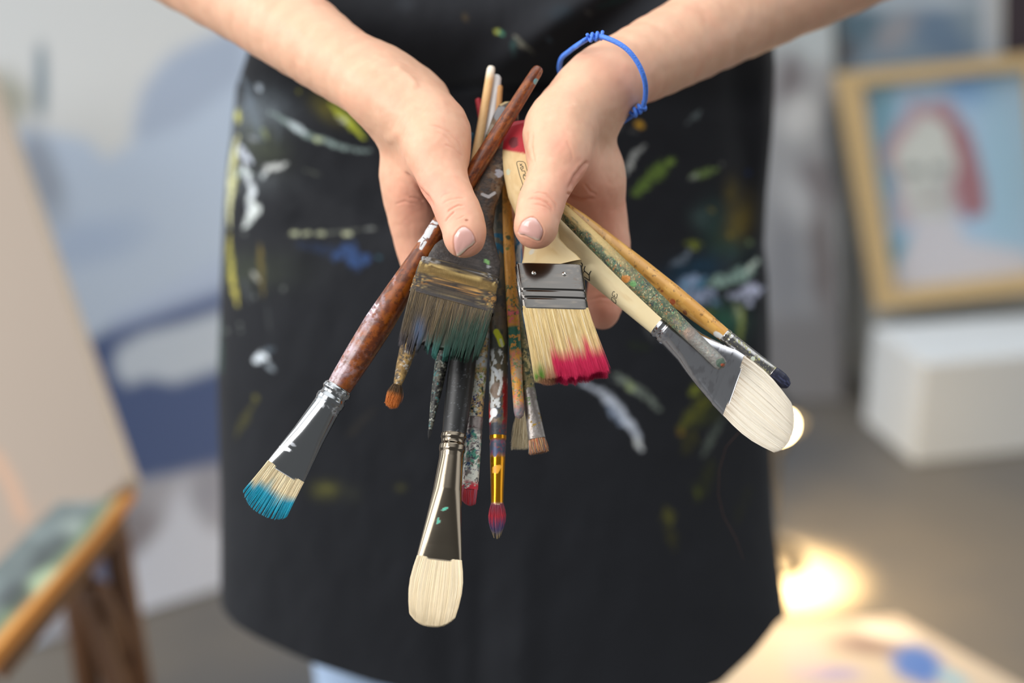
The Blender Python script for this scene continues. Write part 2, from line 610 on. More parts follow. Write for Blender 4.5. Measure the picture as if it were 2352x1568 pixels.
# blue-grey painting above the portrait, with a white edge
q = [on_y(1920, -260, 3.2), on_y(2300, -260, 3.2), on_y(2292, 150, 3.17), on_y(1932, 165, 3.17)]
P = Pic(q, 90, 90)
P.fill((128, 144, 158))
P.blob(1960, 60, 70, 60, (84, 108, 124), 0, .5); P.blob(2150, 70, 80, 50, (100, 122, 146), 30, .5)
P.blob(2060, 70, 60, 30, (140, 142, 150), -40, .5); P.blob(2100, 0, 200, 20, (164, 176, 188), 0, .6)
P.blob(1940, 120, 30, 30, (92, 92, 98), 0, .5)
P.poly([(2252, -300), (2310, -300), (2300, 200), (2256, 200)], (182, 188, 196), 6)
o = P.build('seascape_painting', M_canvas, None, .02)
setp(o, 'blurred blue-grey painting with a white right margin, above the framed portrait', 'painting')
q = [on_y(2306, -260, 3.16), on_y(2560, -260, 3.16), on_y(2560, 160, 3.14), on_y(2302, 160, 3.14)]
P = Pic(q, 10, 10); P.fill((50, 40, 48))
o = P.build('dark_painting', M_canvas, None, .02)
setp(o, 'dark purple canvas at the top right corner, right of the blue-grey painting', 'painting')

# lamp on a low stand behind the apron, right
lp = wp(1786, 970, 2.42)
lamp = empty('studio_lamp', (lp[0], lp[1] + .03, 0), 'small black studio lamp glowing behind the apron near the white bristle tip', 'lamp')
M_blk = flat('black_lamp_metal', (22, 22, 24), .4)
M_bulb, nt, b = new_mat('warm_bulb')
b.inputs['Emission Color'].default_value = (1.0, .74, .38, 1)
b.inputs['Emission Strength'].default_value = 45
b.inputs['Base Color'].default_value = (1, .9, .7, 1)
def lathe(name, prof, mat, parent, c, ax, n=24):
    ax = np.asarray(ax, float) / np.linalg.norm(ax)
    u = np.cross(ax, [.3, .1, .9]); u /= np.linalg.norm(u); v = np.cross(ax, u)
    a = np.linspace(0, 2 * np.pi, n, endpoint=False)
    V = np.concatenate([np.asarray(c) + ax * h + r * (np.cos(a)[:, None] * u + np.sin(a)[:, None] * v) for h, r in prof])
    return mesh_obj(name, V, grid_faces(n, len(prof), True), mat, parent)
ldir = np.array([.10, -.55, -.40]); ldir /= np.linalg.norm(ldir)
lathe('lamp_shade', [(-.07, .001), (-.07, .022), (-.03, .026), (-.01, .04), (.012, .046), (.012, .044), (-.01, .038), (-.028, .024), (-.03, .001)], M_blk, lamp, lp, ldir)
lathe('bulb', [(-.028, .001), (-.028, .014), (-.012, .020), (.006, .026), (.018, .022), (.026, .012), (.028, .001)], M_bulb, lamp, lp, ldir)
tube('pole', [lp - ldir * .06 + [0, .02, 0], [lp[0] + .01, lp[1] + .05, .2], [lp[0] + .01, lp[1] + .05, .02]], .008, M_blk, lamp, 8)
lathe('clamp', [(-.03, .001), (-.03, .02), (.03, .02), (.03, .001)], M_blk, lamp, (lp[0] + .012, lp[1] + .045, .26), (0, 0, 1))
lathe('base', [(0.0, .001), (0.0, .07), (.012, .066), (.02, .015), (.02, .001)], M_blk, lamp, (lp[0] + .01, lp[1] + .05, 0), (0, 0, 1))
sl = bpy.data.lights.new('lamp_beam', 'SPOT')
sl.energy = 170; sl.color = (1.0, .64, .26); sl.spot_size = math.radians(62); sl.spot_blend = 1.0; sl.shadow_soft_size = .03
slo = bpy.data.objects.new('lamp_beam', sl); COL.objects.link(slo)
slo.location = lp + ldir * .045
tgt = on_z(1786, 1300)
slo.rotation_euler = Vector(tgt - lp).to_track_quat('-Z', 'Y').to_euler()
pl_ = bpy.data.lights.new('lamp_glow', 'POINT')
pl_.energy = 12.0; pl_.color = (1.0, .70, .34); pl_.shadow_soft_size = .03
plo = bpy.data.objects.new('lamp_glow', pl_); COL.objects.link(plo)
plo.location = lp + np.array([.0, -.06, .0])

# low table with paint-stained paper, lower right
zt = .10
tc4 = [on_z(1700, 1440, zt), on_z(2062, 1418, zt), on_z(2560, 1700, zt), on_z(1500, 1760, zt)]
M_tbl = flat('pale_table_wood', (188, 160, 120), .6)
tb = empty('low_table', (float(np.mean([k[0] for k in tc4])), float(np.mean([k[1] for k in tc4])), 0), 'low pale wooden platform at the lower right under the stained paper', 'table')
cc = np.mean(tc4, axis=0)
ins = [cc + (k - cc) * .96 for k in tc4]
mesh_obj('tabletop', np.array([k for k in ins] + [k - [0, 0, .025] for k in ins]), [[0, 1, 2, 3], [7, 6, 5, 4], [0, 4, 5, 1], [1, 5, 6, 2], [2, 6, 7, 3], [3, 7, 4, 0]], M_tbl, tb, smooth=False)
for k in ins:
    k2 = cc + (k - cc) * .88
    tube('leg', [k2 - [0, 0, .024], [k2[0], k2[1], 0]], .016, M_tbl, tb, 8)
P = Pic([k + [0, 0, .003] for k in tc4], 130, 90)
P.fill((186, 170, 150))
P.blob(1960, 1475, 60, 22, (150, 130, 122), -5, .6, .9)
P.blob(2010, 1490, 90, 16, (120, 96, 90), 5, .6, .8)
P.blob(2110, 1530, 60, 40, (66, 104, 170), 25, .4)
P.blob(2190, 1560, 40, 16, (130, 165, 180), 25, .5)
P.blob(1900, 1545, 70, 18, (152, 140, 170), 0, .5)
P.blob(2040, 1450, 60, 14, (218, 205, 190), 10, .4)
P.blob(1850, 1500, 50, 40, (196, 170, 160), 10, .5)
o = P.build('stained_paper', M_canvas, None, .003)
setp(o, 'paint-stained sheet of paper with blue and violet blots on the low table', 'paper')

# ------------------------------------------------------------------ the person: implicit surface, meshed
class Prim:
    def __init__(s, a, b, ra, rb, sq=None):
        s.a, s.b, s.ra, s.rb = np.asarray(a, float), np.asarray(b, float), ra, rb
        s.ba = s.b - s.a
        s.l2 = max(s.ba @ s.ba, 1e-12)
        s.sq = sq                                   # (unit axis, factor): flatten along an axis

    def __call__(s, p):
        q = p - s.a
        t = np.clip(q @ s.ba / s.l2, 0, 1)
        d = q - t[:, None] * s.ba
        r = s.ra + (s.rb - s.ra) * t
        if s.sq is not None:
            n, f = s.sq
            d = d + (d @ n)[:, None] * n * (1 / f - 1)
            return (np.linalg.norm(d, axis=1) - r) * min(1, (1 + f) / 2)
        return np.linalg.norm(d, axis=1) - r


def smin(a, b, k):
    h = np.clip(k - np.abs(a - b), 0, None) / k
    return np.minimum(a, b) - h * h * k * 0.25


def chain(pts, sq=None):
    """pts: (px, py, depth, radius px)"""
    out = []
    P_ = [(cp(x, y, z), r * z / F) for x, y, z, r in pts]
    if len(P_) > 2:                       # smooth the chain with a spline
        A_ = np.array([[*c, r] for c, r in P_])
        A_ = np.vstack([2 * A_[0] - A_[1], A_, 2 * A_[-1] - A_[-2]])
        o_ = []
        for i in range(1, len(A_) - 2):
            for f in (0, .25, .5, .75):
                p0, q1, q2, q3 = A_[i - 1:i + 3]
                o_.append(.5 * (2 * q1 + (q2 - p0) * f + (2 * p0 - 5 * q1 + 4 * q2 - q3) * f * f + (3 * q1 - p0 - 3 * q2 + q3) * f ** 3))
        o_.append(A_[-2])
        P_ = [(q[:3], q[3]) for q in o_]
    if len(P_) == 1:
        return [Prim(P_[0][0], P_[0][0] + 1e-5, P_[0][1], P_[0][1], sq)]
    for (a, ra), (b, rb) in zip(P_[:-1], P_[1:]):
        out.append(Prim(a, b, ra, rb, sq))
    return out


class Field:
    def __init__(s): s.g = []                       # (prims, k inside, k to the rest)

    def add(s, prims, kin, kout): s.g.append((prims, kin, kout))

    def select(s, c, rad):
        """groups reduced to what matters within rad of c"""
        c = c[None]
        ds = [[p(c)[0] for p in g[0]] for g in s.g]
        dmin = min(min(d) for d in ds)
        lim = dmin + 2 * rad + 0.03
        out = []
        for (pr, a, b_), d in zip(s.g, ds):
            k = [p for p, x in zip(pr, d) if x < lim]
            if k: out.append((k, a, b_))
        return out, dmin

    @staticmethod
    def ev(groups, p):
        d = None
        for pr, kin, kout in groups:
            g = None
            for q_ in pr:
                v = q_(p)
                g = v if g is None else smin(g, v, kin)
            d = g if d is None else smin(d, g, kout)
        return d


def surface(field, lo, hi, h, nb=20):
    """surface nets over blocks; returns vertices and quads"""
    lo, hi = np.asarray(lo, float), np.asarray(hi, float)
    nblk = np.ceil((hi - lo) / (h * nb)).astype(int)
    rad = h * nb * 0.87
    off = np.stack(np.meshgrid(*[np.arange(nb + 1)] * 3, indexing='ij'), -1)
    BIG = 1 << 20
    ids, pos, quads = [], [], []
    for bi in range(nblk[0]):
        for bj in range(nblk[1]):
            for bk_ in range(nblk[2]):
                base = np.array([bi, bj, bk_]) * nb
                c = lo + (base + nb / 2) * h
                gs, dm = field.select(c, rad)
                if dm > rad + 0.012 or dm < -rad - 0.02: continue
                G = base + off
                pts = lo + G.reshape(-1, 3) * h
                d = Field.ev(gs, pts).reshape((nb + 1,) * 3)
                neg = d < 0
                if neg.all() or not neg.any(): continue
                s = np.zeros((nb,) * 3, int)
                acc = np.zeros((nb, nb, nb, 3)); cnt = np.zeros((nb,) * 3)
                for a in (0, 1):
                    for b_ in (0, 1):
                        for e_ in (0, 1):
                            s += neg[a:nb + a, b_:nb + b_, e_:nb + e_]
                for ax in range(3):
                    for u in (0, 1):
                        for v in (0, 1):
                            o = [0, 0, 0]
                            oth = [i for i in range(3) if i != ax]
                            o[oth[0]], o[oth[1]] = u, v
                            o2 = list(o); o2[ax] = 1
                            d0 = d[o[0]:nb + o[0], o[1]:nb + o[1], o[2]:nb + o[2]]
                            d1 = d[o2[0]:nb + o2[0], o2[1]:nb + o2[1], o2[2]:nb + o2[2]]
                            cr_ = (d0 < 0) != (d1 < 0)
                            t = np.where(cr_, d0 / np.where(cr_, d0 - d1, 1), 0)
                            pv = np.zeros((nb, nb, nb, 3))
                            pv[..., oth[0]] = u; pv[..., oth[1]] = v; pv[..., ax] = t
                            acc += pv * cr_[..., None]; cnt += cr_
                act = (s > 0) & (s < 8)
                I = np.argwhere(act)
                if not len(I): continue
                gi = I + base
                ids.append((gi[:, 0] * BIG + gi[:, 1]) * BIG + gi[:, 2])
                pos.append(lo + (gi + acc[act] / cnt[act][:, None]) * h)
                # faces
                for ax in range(3):
                    o2 = [0, 0, 0]; o2[ax] = 1
                    d0 = neg[:nb, :nb, :nb]
                    d1 = neg[o2[0]:nb + o2[0], o2[1]:nb + o2[1], o2[2]:nb + o2[2]]
                    E = np.argwhere(d0 != d1)
                    if not len(E): continue
                    fl_ = d0[tuple(E.T)]
                    g0 = E + base
                    b1, b2 = (ax + 1) % 3, (ax + 2) % 3
                    cs = []
                    for (x, y) in ((0, 0), (1, 0), (1, 1), (0, 1)):
                        c_ = g0.copy(); c_[:, b1] -= x; c_[:, b2] -= y
                        cs.append((c_[:, 0] * BIG + c_[:, 1]) * BIG + c_[:, 2])
                    Q = np.stack(cs, 1)
                    Q[~fl_] = Q[~fl_][:, ::-1]
                    quads.append(Q)
    ids = np.concatenate(ids); pos = np.concatenate(pos); Q = np.concatenate(quads)
    o = np.argsort(ids); ids = ids[o]; pos = pos[o]
    ix = np.searchsorted(ids, Q); ix = np.clip(ix, 0, len(ids) - 1)
    ok = (ids[ix] == Q).all(1)
    return pos, ix[ok]


Zc = np.array([0, 0, 1.0])
fld = Field()
K = .0015
# ---- photo-left arm and hand
fld.add(chain([(-60, -330, 1.17, 150), (300, -175, 1.02, 132), (560, -12, .935, 108), (700, 86, .89, 96), (830, 180, .855, 81), (905, 234, .838, 74), (940, 262, .835, 70)]), K, .01)
fld.add(chain([(880, 215, .843, 66), (930, 245, .838, 66), (992, 298, .826, 84), (1006, 352, .814, 68)]), K, .014)      # thenar
fld.add(chain([(900, 255, .85, 50), (930, 330, .852, 58), (938, 410, .858, 54)]), K, .014)                              # index metacarpal side
fld.add(chain([(960, 300, .88, 70), (985, 380, .89, 66), (1010, 450, .89, 60)], (Zc, .7)), K, .02)                      # palm behind
fld.add(chain([(1003, 340, .813, 66), (1014, 400, .804, 57), (1034, 445, .797, 51), (1054, 490, .789, 51), (1065, 522, .784, 48), (1068, 546, .781, 46)], (Zc, .86)), K, .007)  # thumb
fld.add(chain([(975, 385, .832, 40), (957, 432, .848, 44), (968, 490, .858, 40)]), K, .014)                              # web of the thumb
fld.add(chain([(938, 410, .858, 54), (947, 500, .862, 53), (966, 590, .867, 48), (990, 660, .864, 43), (1018, 720, .856, 37)]), K, .012)  # index
fld.add(chain([(985, 440, .895, 50), (1010, 540, .905, 44), (1060, 620, .90, 40), (1110, 660, .885, 36)]), K, .008)
fld.add(chain([(1010, 420, .905, 46), (1050, 500, .92, 42), (1105, 570, .912, 38), (1150, 600, .896, 34)]), K, .006)
fld.add(chain([(1010, 360, .905, 42), (1070, 430, .925, 37), (1120, 480, .915, 33), (1150, 505, .90, 29)]), K, .006)
fld.add(chain([(905, 158, .866, 22), (945, 186, .862, 26), (985, 222, .858, 30)]), K, .03)                              # wrist bone side
# ---- photo-right arm and hand
fld.add(chain([(2330, -300, 1.17, 152), (2010, -135, 1.03, 134), (1700, 28, .945, 106), (1510, 128, .885, 92), (1397, 184, .852, 82), (1350, 225, .842, 74)]), K, .01)
fld.add(chain([(1385, 192, .85, 66), (1335, 232, .84, 68), (1288, 298, .824, 84), (1284, 355, .812, 68)]), K, .014)
fld.add(chain([(1365, 235, .855, 60), (1352, 320, .852, 60), (1370, 400, .858, 55)]), K, .014)
fld.add(chain([(1320, 290, .88, 70), (1300, 370, .89, 66), (1290, 450, .89, 60)], (Zc, .7)), K, .02)
fld.add(chain([(1284, 350, .81, 64), (1272, 392, .803, 58), (1255, 435, .796, 51), (1242, 470, .789, 52), (1232, 514, .782, 48), (1231, 522, .781, 47.5)], (Zc, .86)), K, .007)
fld.add(chain([(1325, 380, .832, 42), (1345, 425, .848, 46), (1342, 470, .858, 40)]), K, .012)
fld.add(chain([(1370, 400, .858, 55), (1386, 500, .866, 54), (1397, 590, .868, 50), (1397, 650, .864, 45), (1384, 714, .857, 41)]), K, .012)
fld.add(chain([(1330, 450, .895, 50), (1310, 540, .905, 44), (1275, 620, .90, 40), (1240, 670, .885, 36)]), K, .008)
fld.add(chain([(1300, 420, .905, 46), (1265, 500, .92, 42), (1215, 560, .912, 38), (1180, 585, .896, 34)]), K, .006)
fld.add(chain([(1290, 360, .905, 42), (1240, 420, .925, 37), (1200, 460, .915, 33), (1180, 480, .90, 29)]), K, .006)

pa, fa = surface(fld, cp(-20, -330, 1.06) * [1, 1, 0] + [-.06, -.02, .745], [.42, .02, 1.10], .0015)


def refine(V, Fq, sel, n=4):
    """split the chosen quads n x n and settle the new points on the surface"""
    A = Fq[sel]
    t = np.linspace(0, 1, n + 1)
    q = V[A]
    g = np.stack(np.meshgrid(t, t, indexing='ij'), -1).reshape(-1, 2)
    w = np.stack([(1 - g[:, 0]) * (1 - g[:, 1]), g[:, 0] * (1 - g[:, 1]), g[:, 0] * g[:, 1], (1 - g[:, 0]) * g[:, 1]], 1)
    P_ = np.einsum('gk,qkd->qgd', w, q).reshape(-1, 3)
    key = np.round(P_ * 2e6).astype(np.int64)
    kv = np.round(V * 2e6).astype(np.int64)
    allk = np.vstack([kv, key]); allp = np.vstack([V, P_])
    _, first, inv = np.unique(allk, axis=0, return_index=True, return_inverse=True)
    inv = inv.ravel(); newV = allp[first]
    isnew = first >= len(V)
    idx = inv[len(V):].reshape(-1, (n + 1) ** 2)
    out = []
    for i in range(n):
        for j in range(n):
            a = i * (n + 1) + j
            out.append(np.stack([idx[:, a], idx[:, a + n + 1], idx[:, a + n + 2], idx[:, a + 1]], 1))
    rest = inv[:len(V)][Fq[~sel]]
    return newV, np.vstack([rest] + out), isnew


def settle(P_, steps=1):
    groups = [g for g in fld.g]
    cell = np.floor(P_ / .02).astype(int)
    u, inv = np.unique(cell, axis=0, return_inverse=True); inv = inv.ravel()
    o = np.argsort(inv, kind='stable'); bounds = np.append(np.searchsorted(inv[o], np.arange(len(u))), len(inv))
    for k in range(len(u)):
        ii = o[bounds[k]:bounds[k + 1]]
        gs, _ = fld.select((u[k] + .5) * .02, .018)
        for _s in range(steps):
            p = P_[ii]; e = 2e-5
            d = Field.ev(gs, p)
            gr = np.stack([Field.ev(gs, p + e * np.eye(3)[a]) - d for a in range(3)], 1) / e
            P_[ii] = p - gr * (d / np.maximum((gr * gr).sum(1), .2))[:, None]
    return P_


xq, yq = proj(c2w(pa)); zq = pa[:, 2]
paw = c2w(pa)
fn = np.cross(paw[fa[:, 2]] - paw[fa[:, 0]], paw[fa[:, 3]] - paw[fa[:, 1]])
fcx, fcy, fcz = xq[fa].mean(1), yq[fa].mean(1), zq[fa].mean(1)
vd = CAM - paw[fa[:, 0]]
fce = (fn * vd).sum(1) / (np.linalg.norm(fn, axis=1) * np.linalg.norm(vd, axis=1) + 1e-12)
sel = (fce > -.15) & (fcz < .876) & (fcx > 860) & (fcx < 1470) & (fcy > 225) & (fcy < 780)
pa, fa, isnew = refine(pa, fa, sel, 4)
pa[isnew] = settle(pa[isnew])
print('body', len(pa), 'refined', isnew.sum(), 'facing', (fce>0).mean())
Vb = c2w(pa)

# upper arms and trunk, coarser, same surface carried on from the forearms
fld2 = Field()
hipL, hipR = np.array([-.09, 1.33, .93]), np.array([.09, 1.33, .93])
def wprim(a, b, ra, rb, sq=None): return Prim(w2c(np.array(a)), w2c(np.array(b)), ra, rb, sq)
shL, shR = (-.17, 1.33, 1.40), (.17, 1.33, 1.40)
eL, eR = c2w(cp(-60, -330, 1.17)), c2w(cp(2330, -300, 1.17))
fld2.add([wprim(eL, shL, .044, .055), wprim(eL, c2w(cp(120, -250, 1.09)), .052, .049)], .03, .03)
fld2.add([wprim(eR, shR, .044, .055), wprim(eR, c2w(cp(2180, -218, 1.10)), .053, .049)], .03, .03)
fld2.add([wprim(shL, shR, .06, .06), wprim((-.07, 1.34, 1.33), (-.06, 1.33, 1.08), .10, .085), wprim((.07, 1.34, 1.33), (.06, 1.33, 1.08), .10, .085),
          wprim((-.06, 1.33, 1.08), (-.08, 1.33, .90), .085, .105), wprim((.06, 1.33, 1.08), (.08, 1.33, .90), .085, .105),
          wprim((0, 1.34, 1.40), (0, 1.32, 1.50), .05, .048)], .05, .04)
p2, f2 = surface(fld2, [-.55, -.75, .7], [.55, .45, 1.75], .006, 16)
Vb2 = c2w(p2)
Vall = np.vstack([Vb, Vb2]); Fall = np.vstack([fa, f2 + len(Vb)])

person = empty('person', (0, 1.33, 0), 'person in a paint-stained black apron holding out a bundle of paintbrushes in both hands', 'person')


def vnormals(V, Fq):
    n = np.cross(V[Fq[:, 2]] - V[Fq[:, 0]], V[Fq[:, 3]] - V[Fq[:, 1]])
    N = np.zeros_like(V)
    for k in range(4):
        np.add.at(N, Fq[:, k], n)
    return N / (np.linalg.norm(N, axis=1)[:, None] + 1e-12)


N = vnormals(Vall, Fall)
Xp, Yp_ = proj(Vall)
view = CAM - Vall; view /= np.linalg.norm(view, axis=1)[:, None]
facing = (N * view).sum(1)
front = sstep(0.0, .25, facing) * (np.arange(len(Vall)) < len(Vb))
zc = w2c(Vall)[:, 2]
disp = np.zeros(len(Vall)); dark = np.zeros(len(Vall))
nz0 = (noise(Vall * 400, 2) - .5)
CREASE = [  # points, width px, depth mm, max depth z
    ([(1026, 489), (1033, 482), (1042, 477), (1053, 472), (1068, 473)], 2.2, .45, .80),
    ([(1021, 512), (1028, 501), (1036, 493), (1046, 484)], 2.0, .40, .80),
    ([(1014, 471), (1024, 463), (1036, 458), (1053, 455), (1072, 456)], 2.2, .25, .80),
    ([(1046, 505), (1058, 500), (1068, 494)], 1.8, .15, .80),
    ([(1010, 455), (1022, 447), (1040, 442)], 2.5, .18, .81),
    ([(930, 391), (945, 412), (960, 430), (982, 452), (998, 481)], 4.0, 1.1, .87),
    ([(983, 286), (1010, 293), (1032, 303), (1051, 320), (1064, 340)], 3.0, .30, .84),
    ([(1020, 330), (1045, 342), (1066, 362)], 3.0, .25, .84),
    ([(1000, 300), (1030, 318), (1056, 345)], 3.0, .2, .84),
    ([(938, 452), (955, 456), (975, 462)], 3.0, .35, .87),
    ([(905, 470), (930, 462), (955, 470)], 3.0, .2, .87),
    ([(1221, 444), (1238, 442), (1255, 446), (1268, 457), (1277, 470), (1280, 484)], 2.2, .35, .80),
    ([(1207, 459), (1225, 455), (1242, 458), (1258, 466), (1266, 475), (1273, 488)], 2.4, .55, .80),
    ([(1216, 468), (1236, 470), (1253, 475), (1264, 482), (1270, 491)], 2.0, .30, .80),
    ([(1215, 479), (1226, 480), (1238, 484)], 1.8, .2, .80),
    ([(1352, 367), (1335, 386), (1320, 406), (1306, 439)], 4.0, 1.1, .87),
    ([(1299, 442), (1316, 450), (1334, 456), (1370, 455)], 3.5, .9, .87),
    ([(1340, 420), (1356, 440), (1372, 448)], 3.0, .3, .87),
    ([(1212, 300), (1208, 340), (1216, 375)], 3.0, .3, .84),
    ([(1226, 300), (1221, 335), (1230, 380)], 3.0, .25, .84),
    ([(1300, 320), (1312, 345), (1316, 372)], 3.5, .2, .84),
    ([(1355, 560), (1390, 575), (1440, 560)], 3.5, .3, .87),
    ([(1345, 690), (1380, 682), (1420, 688)], 3.0, .3, .87),
    # tendons / veins raised
    ([(905, 150), (940, 178), (960, 205)], 9.0, -.9, .87),
    ([(880, 330), (925, 300), (960, 250)], 14, -.4, .86),
]
nail_L = [(1044, 543), (1048, 535), (1053, 528), (1059, 523), (1065, 521), (1071, 522), (1077, 526), (1083, 532), (1087, 538), (1090, 547), (1091, 556), (1084, 563), (1072, 571), (1062, 580), (1052, 588), (1048, 581), (1045, 570), (1043, 556)]
nail_R = [(1191, 533), (1194, 522), (1199, 511), (1207, 504), (1216, 500), (1225, 499), (1232, 503), (1240, 513), (1245, 523), (1247, 532), (1245, 541), (1240, 551), (1235, 552), (1227, 549), (1217, 544), (1204, 539), (1196, 538)]
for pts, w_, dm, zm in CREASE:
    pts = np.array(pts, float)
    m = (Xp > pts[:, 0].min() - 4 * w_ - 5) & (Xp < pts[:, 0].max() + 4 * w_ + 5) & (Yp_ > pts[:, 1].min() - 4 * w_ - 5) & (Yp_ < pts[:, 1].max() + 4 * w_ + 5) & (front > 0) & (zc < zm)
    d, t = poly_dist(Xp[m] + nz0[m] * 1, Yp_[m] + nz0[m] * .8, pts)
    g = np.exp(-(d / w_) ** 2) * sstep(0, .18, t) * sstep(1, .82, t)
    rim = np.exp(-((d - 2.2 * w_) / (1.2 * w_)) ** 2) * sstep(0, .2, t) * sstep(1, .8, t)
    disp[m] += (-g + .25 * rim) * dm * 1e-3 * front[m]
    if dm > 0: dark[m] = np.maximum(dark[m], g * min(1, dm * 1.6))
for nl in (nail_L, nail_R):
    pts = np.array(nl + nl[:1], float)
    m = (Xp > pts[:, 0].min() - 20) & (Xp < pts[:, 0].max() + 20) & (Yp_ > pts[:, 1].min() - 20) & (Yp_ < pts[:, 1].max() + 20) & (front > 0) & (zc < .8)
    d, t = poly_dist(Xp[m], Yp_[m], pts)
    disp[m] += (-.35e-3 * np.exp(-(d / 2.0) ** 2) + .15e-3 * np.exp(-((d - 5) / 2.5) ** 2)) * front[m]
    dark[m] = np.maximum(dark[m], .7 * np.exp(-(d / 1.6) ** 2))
disp += (fbm(Vall * 90, 11) - .5) * .0012
Vall = Vall + N * disp[:, None]
# skin colour: warm base, pinker joints and palm, fine mottling
C = np.tile(lin((217, 171, 142)), (len(Vall), 1))
def skin(mask, rgb):
    global C
    C = C * (1 - mask[:, None]) + lin(rgb) * mask[:, None]
n1_ = fbm(Vall * 60, 21); n2_ = fbm(Vall * 260, 22)
skin(sstep(.45, .75, n1_) * .35, (222, 158, 130))
skin(sstep(.5, .8, n2_) * .28, (212, 156, 132))
skin(sstep(.5, .8, fbm(Vall * 200, 31)) * .22, (232, 190, 160))
for x, y, r, k in [(1040, 490, 40, .3), (1075, 560, 45, .45), (990, 440, 60, .35), (950, 470, 60, .35), (960, 560, 60, .3), (1020, 330, 60, .15), (1285, 330, 30, .4),
                   (1250, 470, 45, .35), (1215, 560, 50, .45), (1330, 410, 55, .45), (1380, 480, 70, .5), (1400, 600, 70, .5), (1390, 720, 60, .55), (1440, 180, 60, .3), (1030, 430, 18, .25), (1022, 441, 6, .5)]:
    skin(k * np.exp(-((Xp - x) ** 2 + (Yp_ - y) ** 2) / (r * r)) * (front > 0), (224, 140, 122))
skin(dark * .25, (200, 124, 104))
m_ = np.exp(-(((Xp - 1071.5) / 4.2) ** 2 + ((Yp_ - 505) / 2.8) ** 2) ** 2) * (zc < .8)
skin(m_ * .85, (150, 84, 56))

M_skin, nt, b = new_mat('skin')
at = nt.nodes.new('ShaderNodeAttribute'); at.attribute_name = 'Col'
nt.links.new(at.outputs['Color'], b.inputs['Base Color'])
b.inputs['Roughness'].default_value = .48
b.inputs['Specular IOR Level'].default_value = .35
b.inputs['Subsurface Weight'].default_value = .22
b.inputs['Subsurface Radius'].default_value = (1.0, .35, .2)
b.inputs['Subsurface Scale'].default_value = .005
tc = nt.nodes.new('ShaderNodeTexCoord')
vo = nt.nodes.new('ShaderNodeTexVoronoi'); vo.inputs['Scale'].default_value = 1400
vo.feature = 'DISTANCE_TO_EDGE'
nz_n = nt.nodes.new('ShaderNodeTexNoise'); nz_n.inputs['Scale'].default_value = 500; nz_n.inputs['Detail'].default_value = 4
nt.links.new(tc.outputs['Object'], vo.inputs['Vector']); nt.links.new(tc.outputs['Object'], nz_n.inputs['Vector'])
ad = nt.nodes.new('ShaderNodeMath'); ad.operation = 'ADD'
nt.links.new(vo.outputs[0], ad.inputs[0]); nt.links.new(nz_n.outputs['Fac'], ad.inputs[1])
bp = nt.nodes.new('ShaderNodeBump'); bp.inputs['Strength'].default_value = .22; bp.inputs['Distance'].default_value = .0002
nt.links.new(ad.outputs[0], bp.inputs['Height']); nt.links.new(bp.outputs[0], b.inputs['Normal'])
M_skin = bpy.data.materials['skin']
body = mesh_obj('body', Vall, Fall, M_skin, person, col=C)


# ---- casting photo pixels onto a surface already built
def bvh_of(objs):
    V, Fc, off = [], [], 0
    for o in objs:
        me = o.data
        v = np.empty(len(me.vertices) * 3, np.float32); me.vertices.foreach_get('co', v)
        v = v.reshape(-1, 3) + org(o)
        V.append(v)
        for p in me.polygons: Fc.append([i + off for i in p.vertices])
        off += len(v)
    V = np.concatenate(V)
    return BVHTree.FromPolygons([Vector(v) for v in V], Fc)


def cast(bvh, px, py, lift=0.0):
    d = c2w(ray(px, py)) - CAM
    d /= np.linalg.norm(d)
    hit, n, i, t = bvh.ray_cast(Vector(CAM), Vector(d))
    if hit is None: return None
    n = np.array(n)
    if n @ d > 0: n = -n
    return np.array(hit) + n * lift


m = (zc[Fall[:, 0]] < .83) & (np.abs(Xp[Fall[:, 0]] - 1140) < 160) & (Yp_[Fall[:, 0]] > 480) & (Yp_[Fall[:, 0]] < 620)
sub = Fall[m]
uq, inv = np.unique(sub, return_inverse=True)
bvh_th = BVHTree.FromPolygons([Vector(v) for v in Vall[uq]], inv.reshape(sub.shape).tolist())
M_nail, nt, b = new_mat('nail')
at = nt.nodes.new('ShaderNodeAttribute'); at.attribute_name = 'Col'
nt.links.new(at.outputs['Color'], b.inputs['Base Color'])
b.inputs['Roughness'].default_value = .22
b.inputs['Coat Weight'].default_value = .4
M_nail = bpy.data.materials['nail']


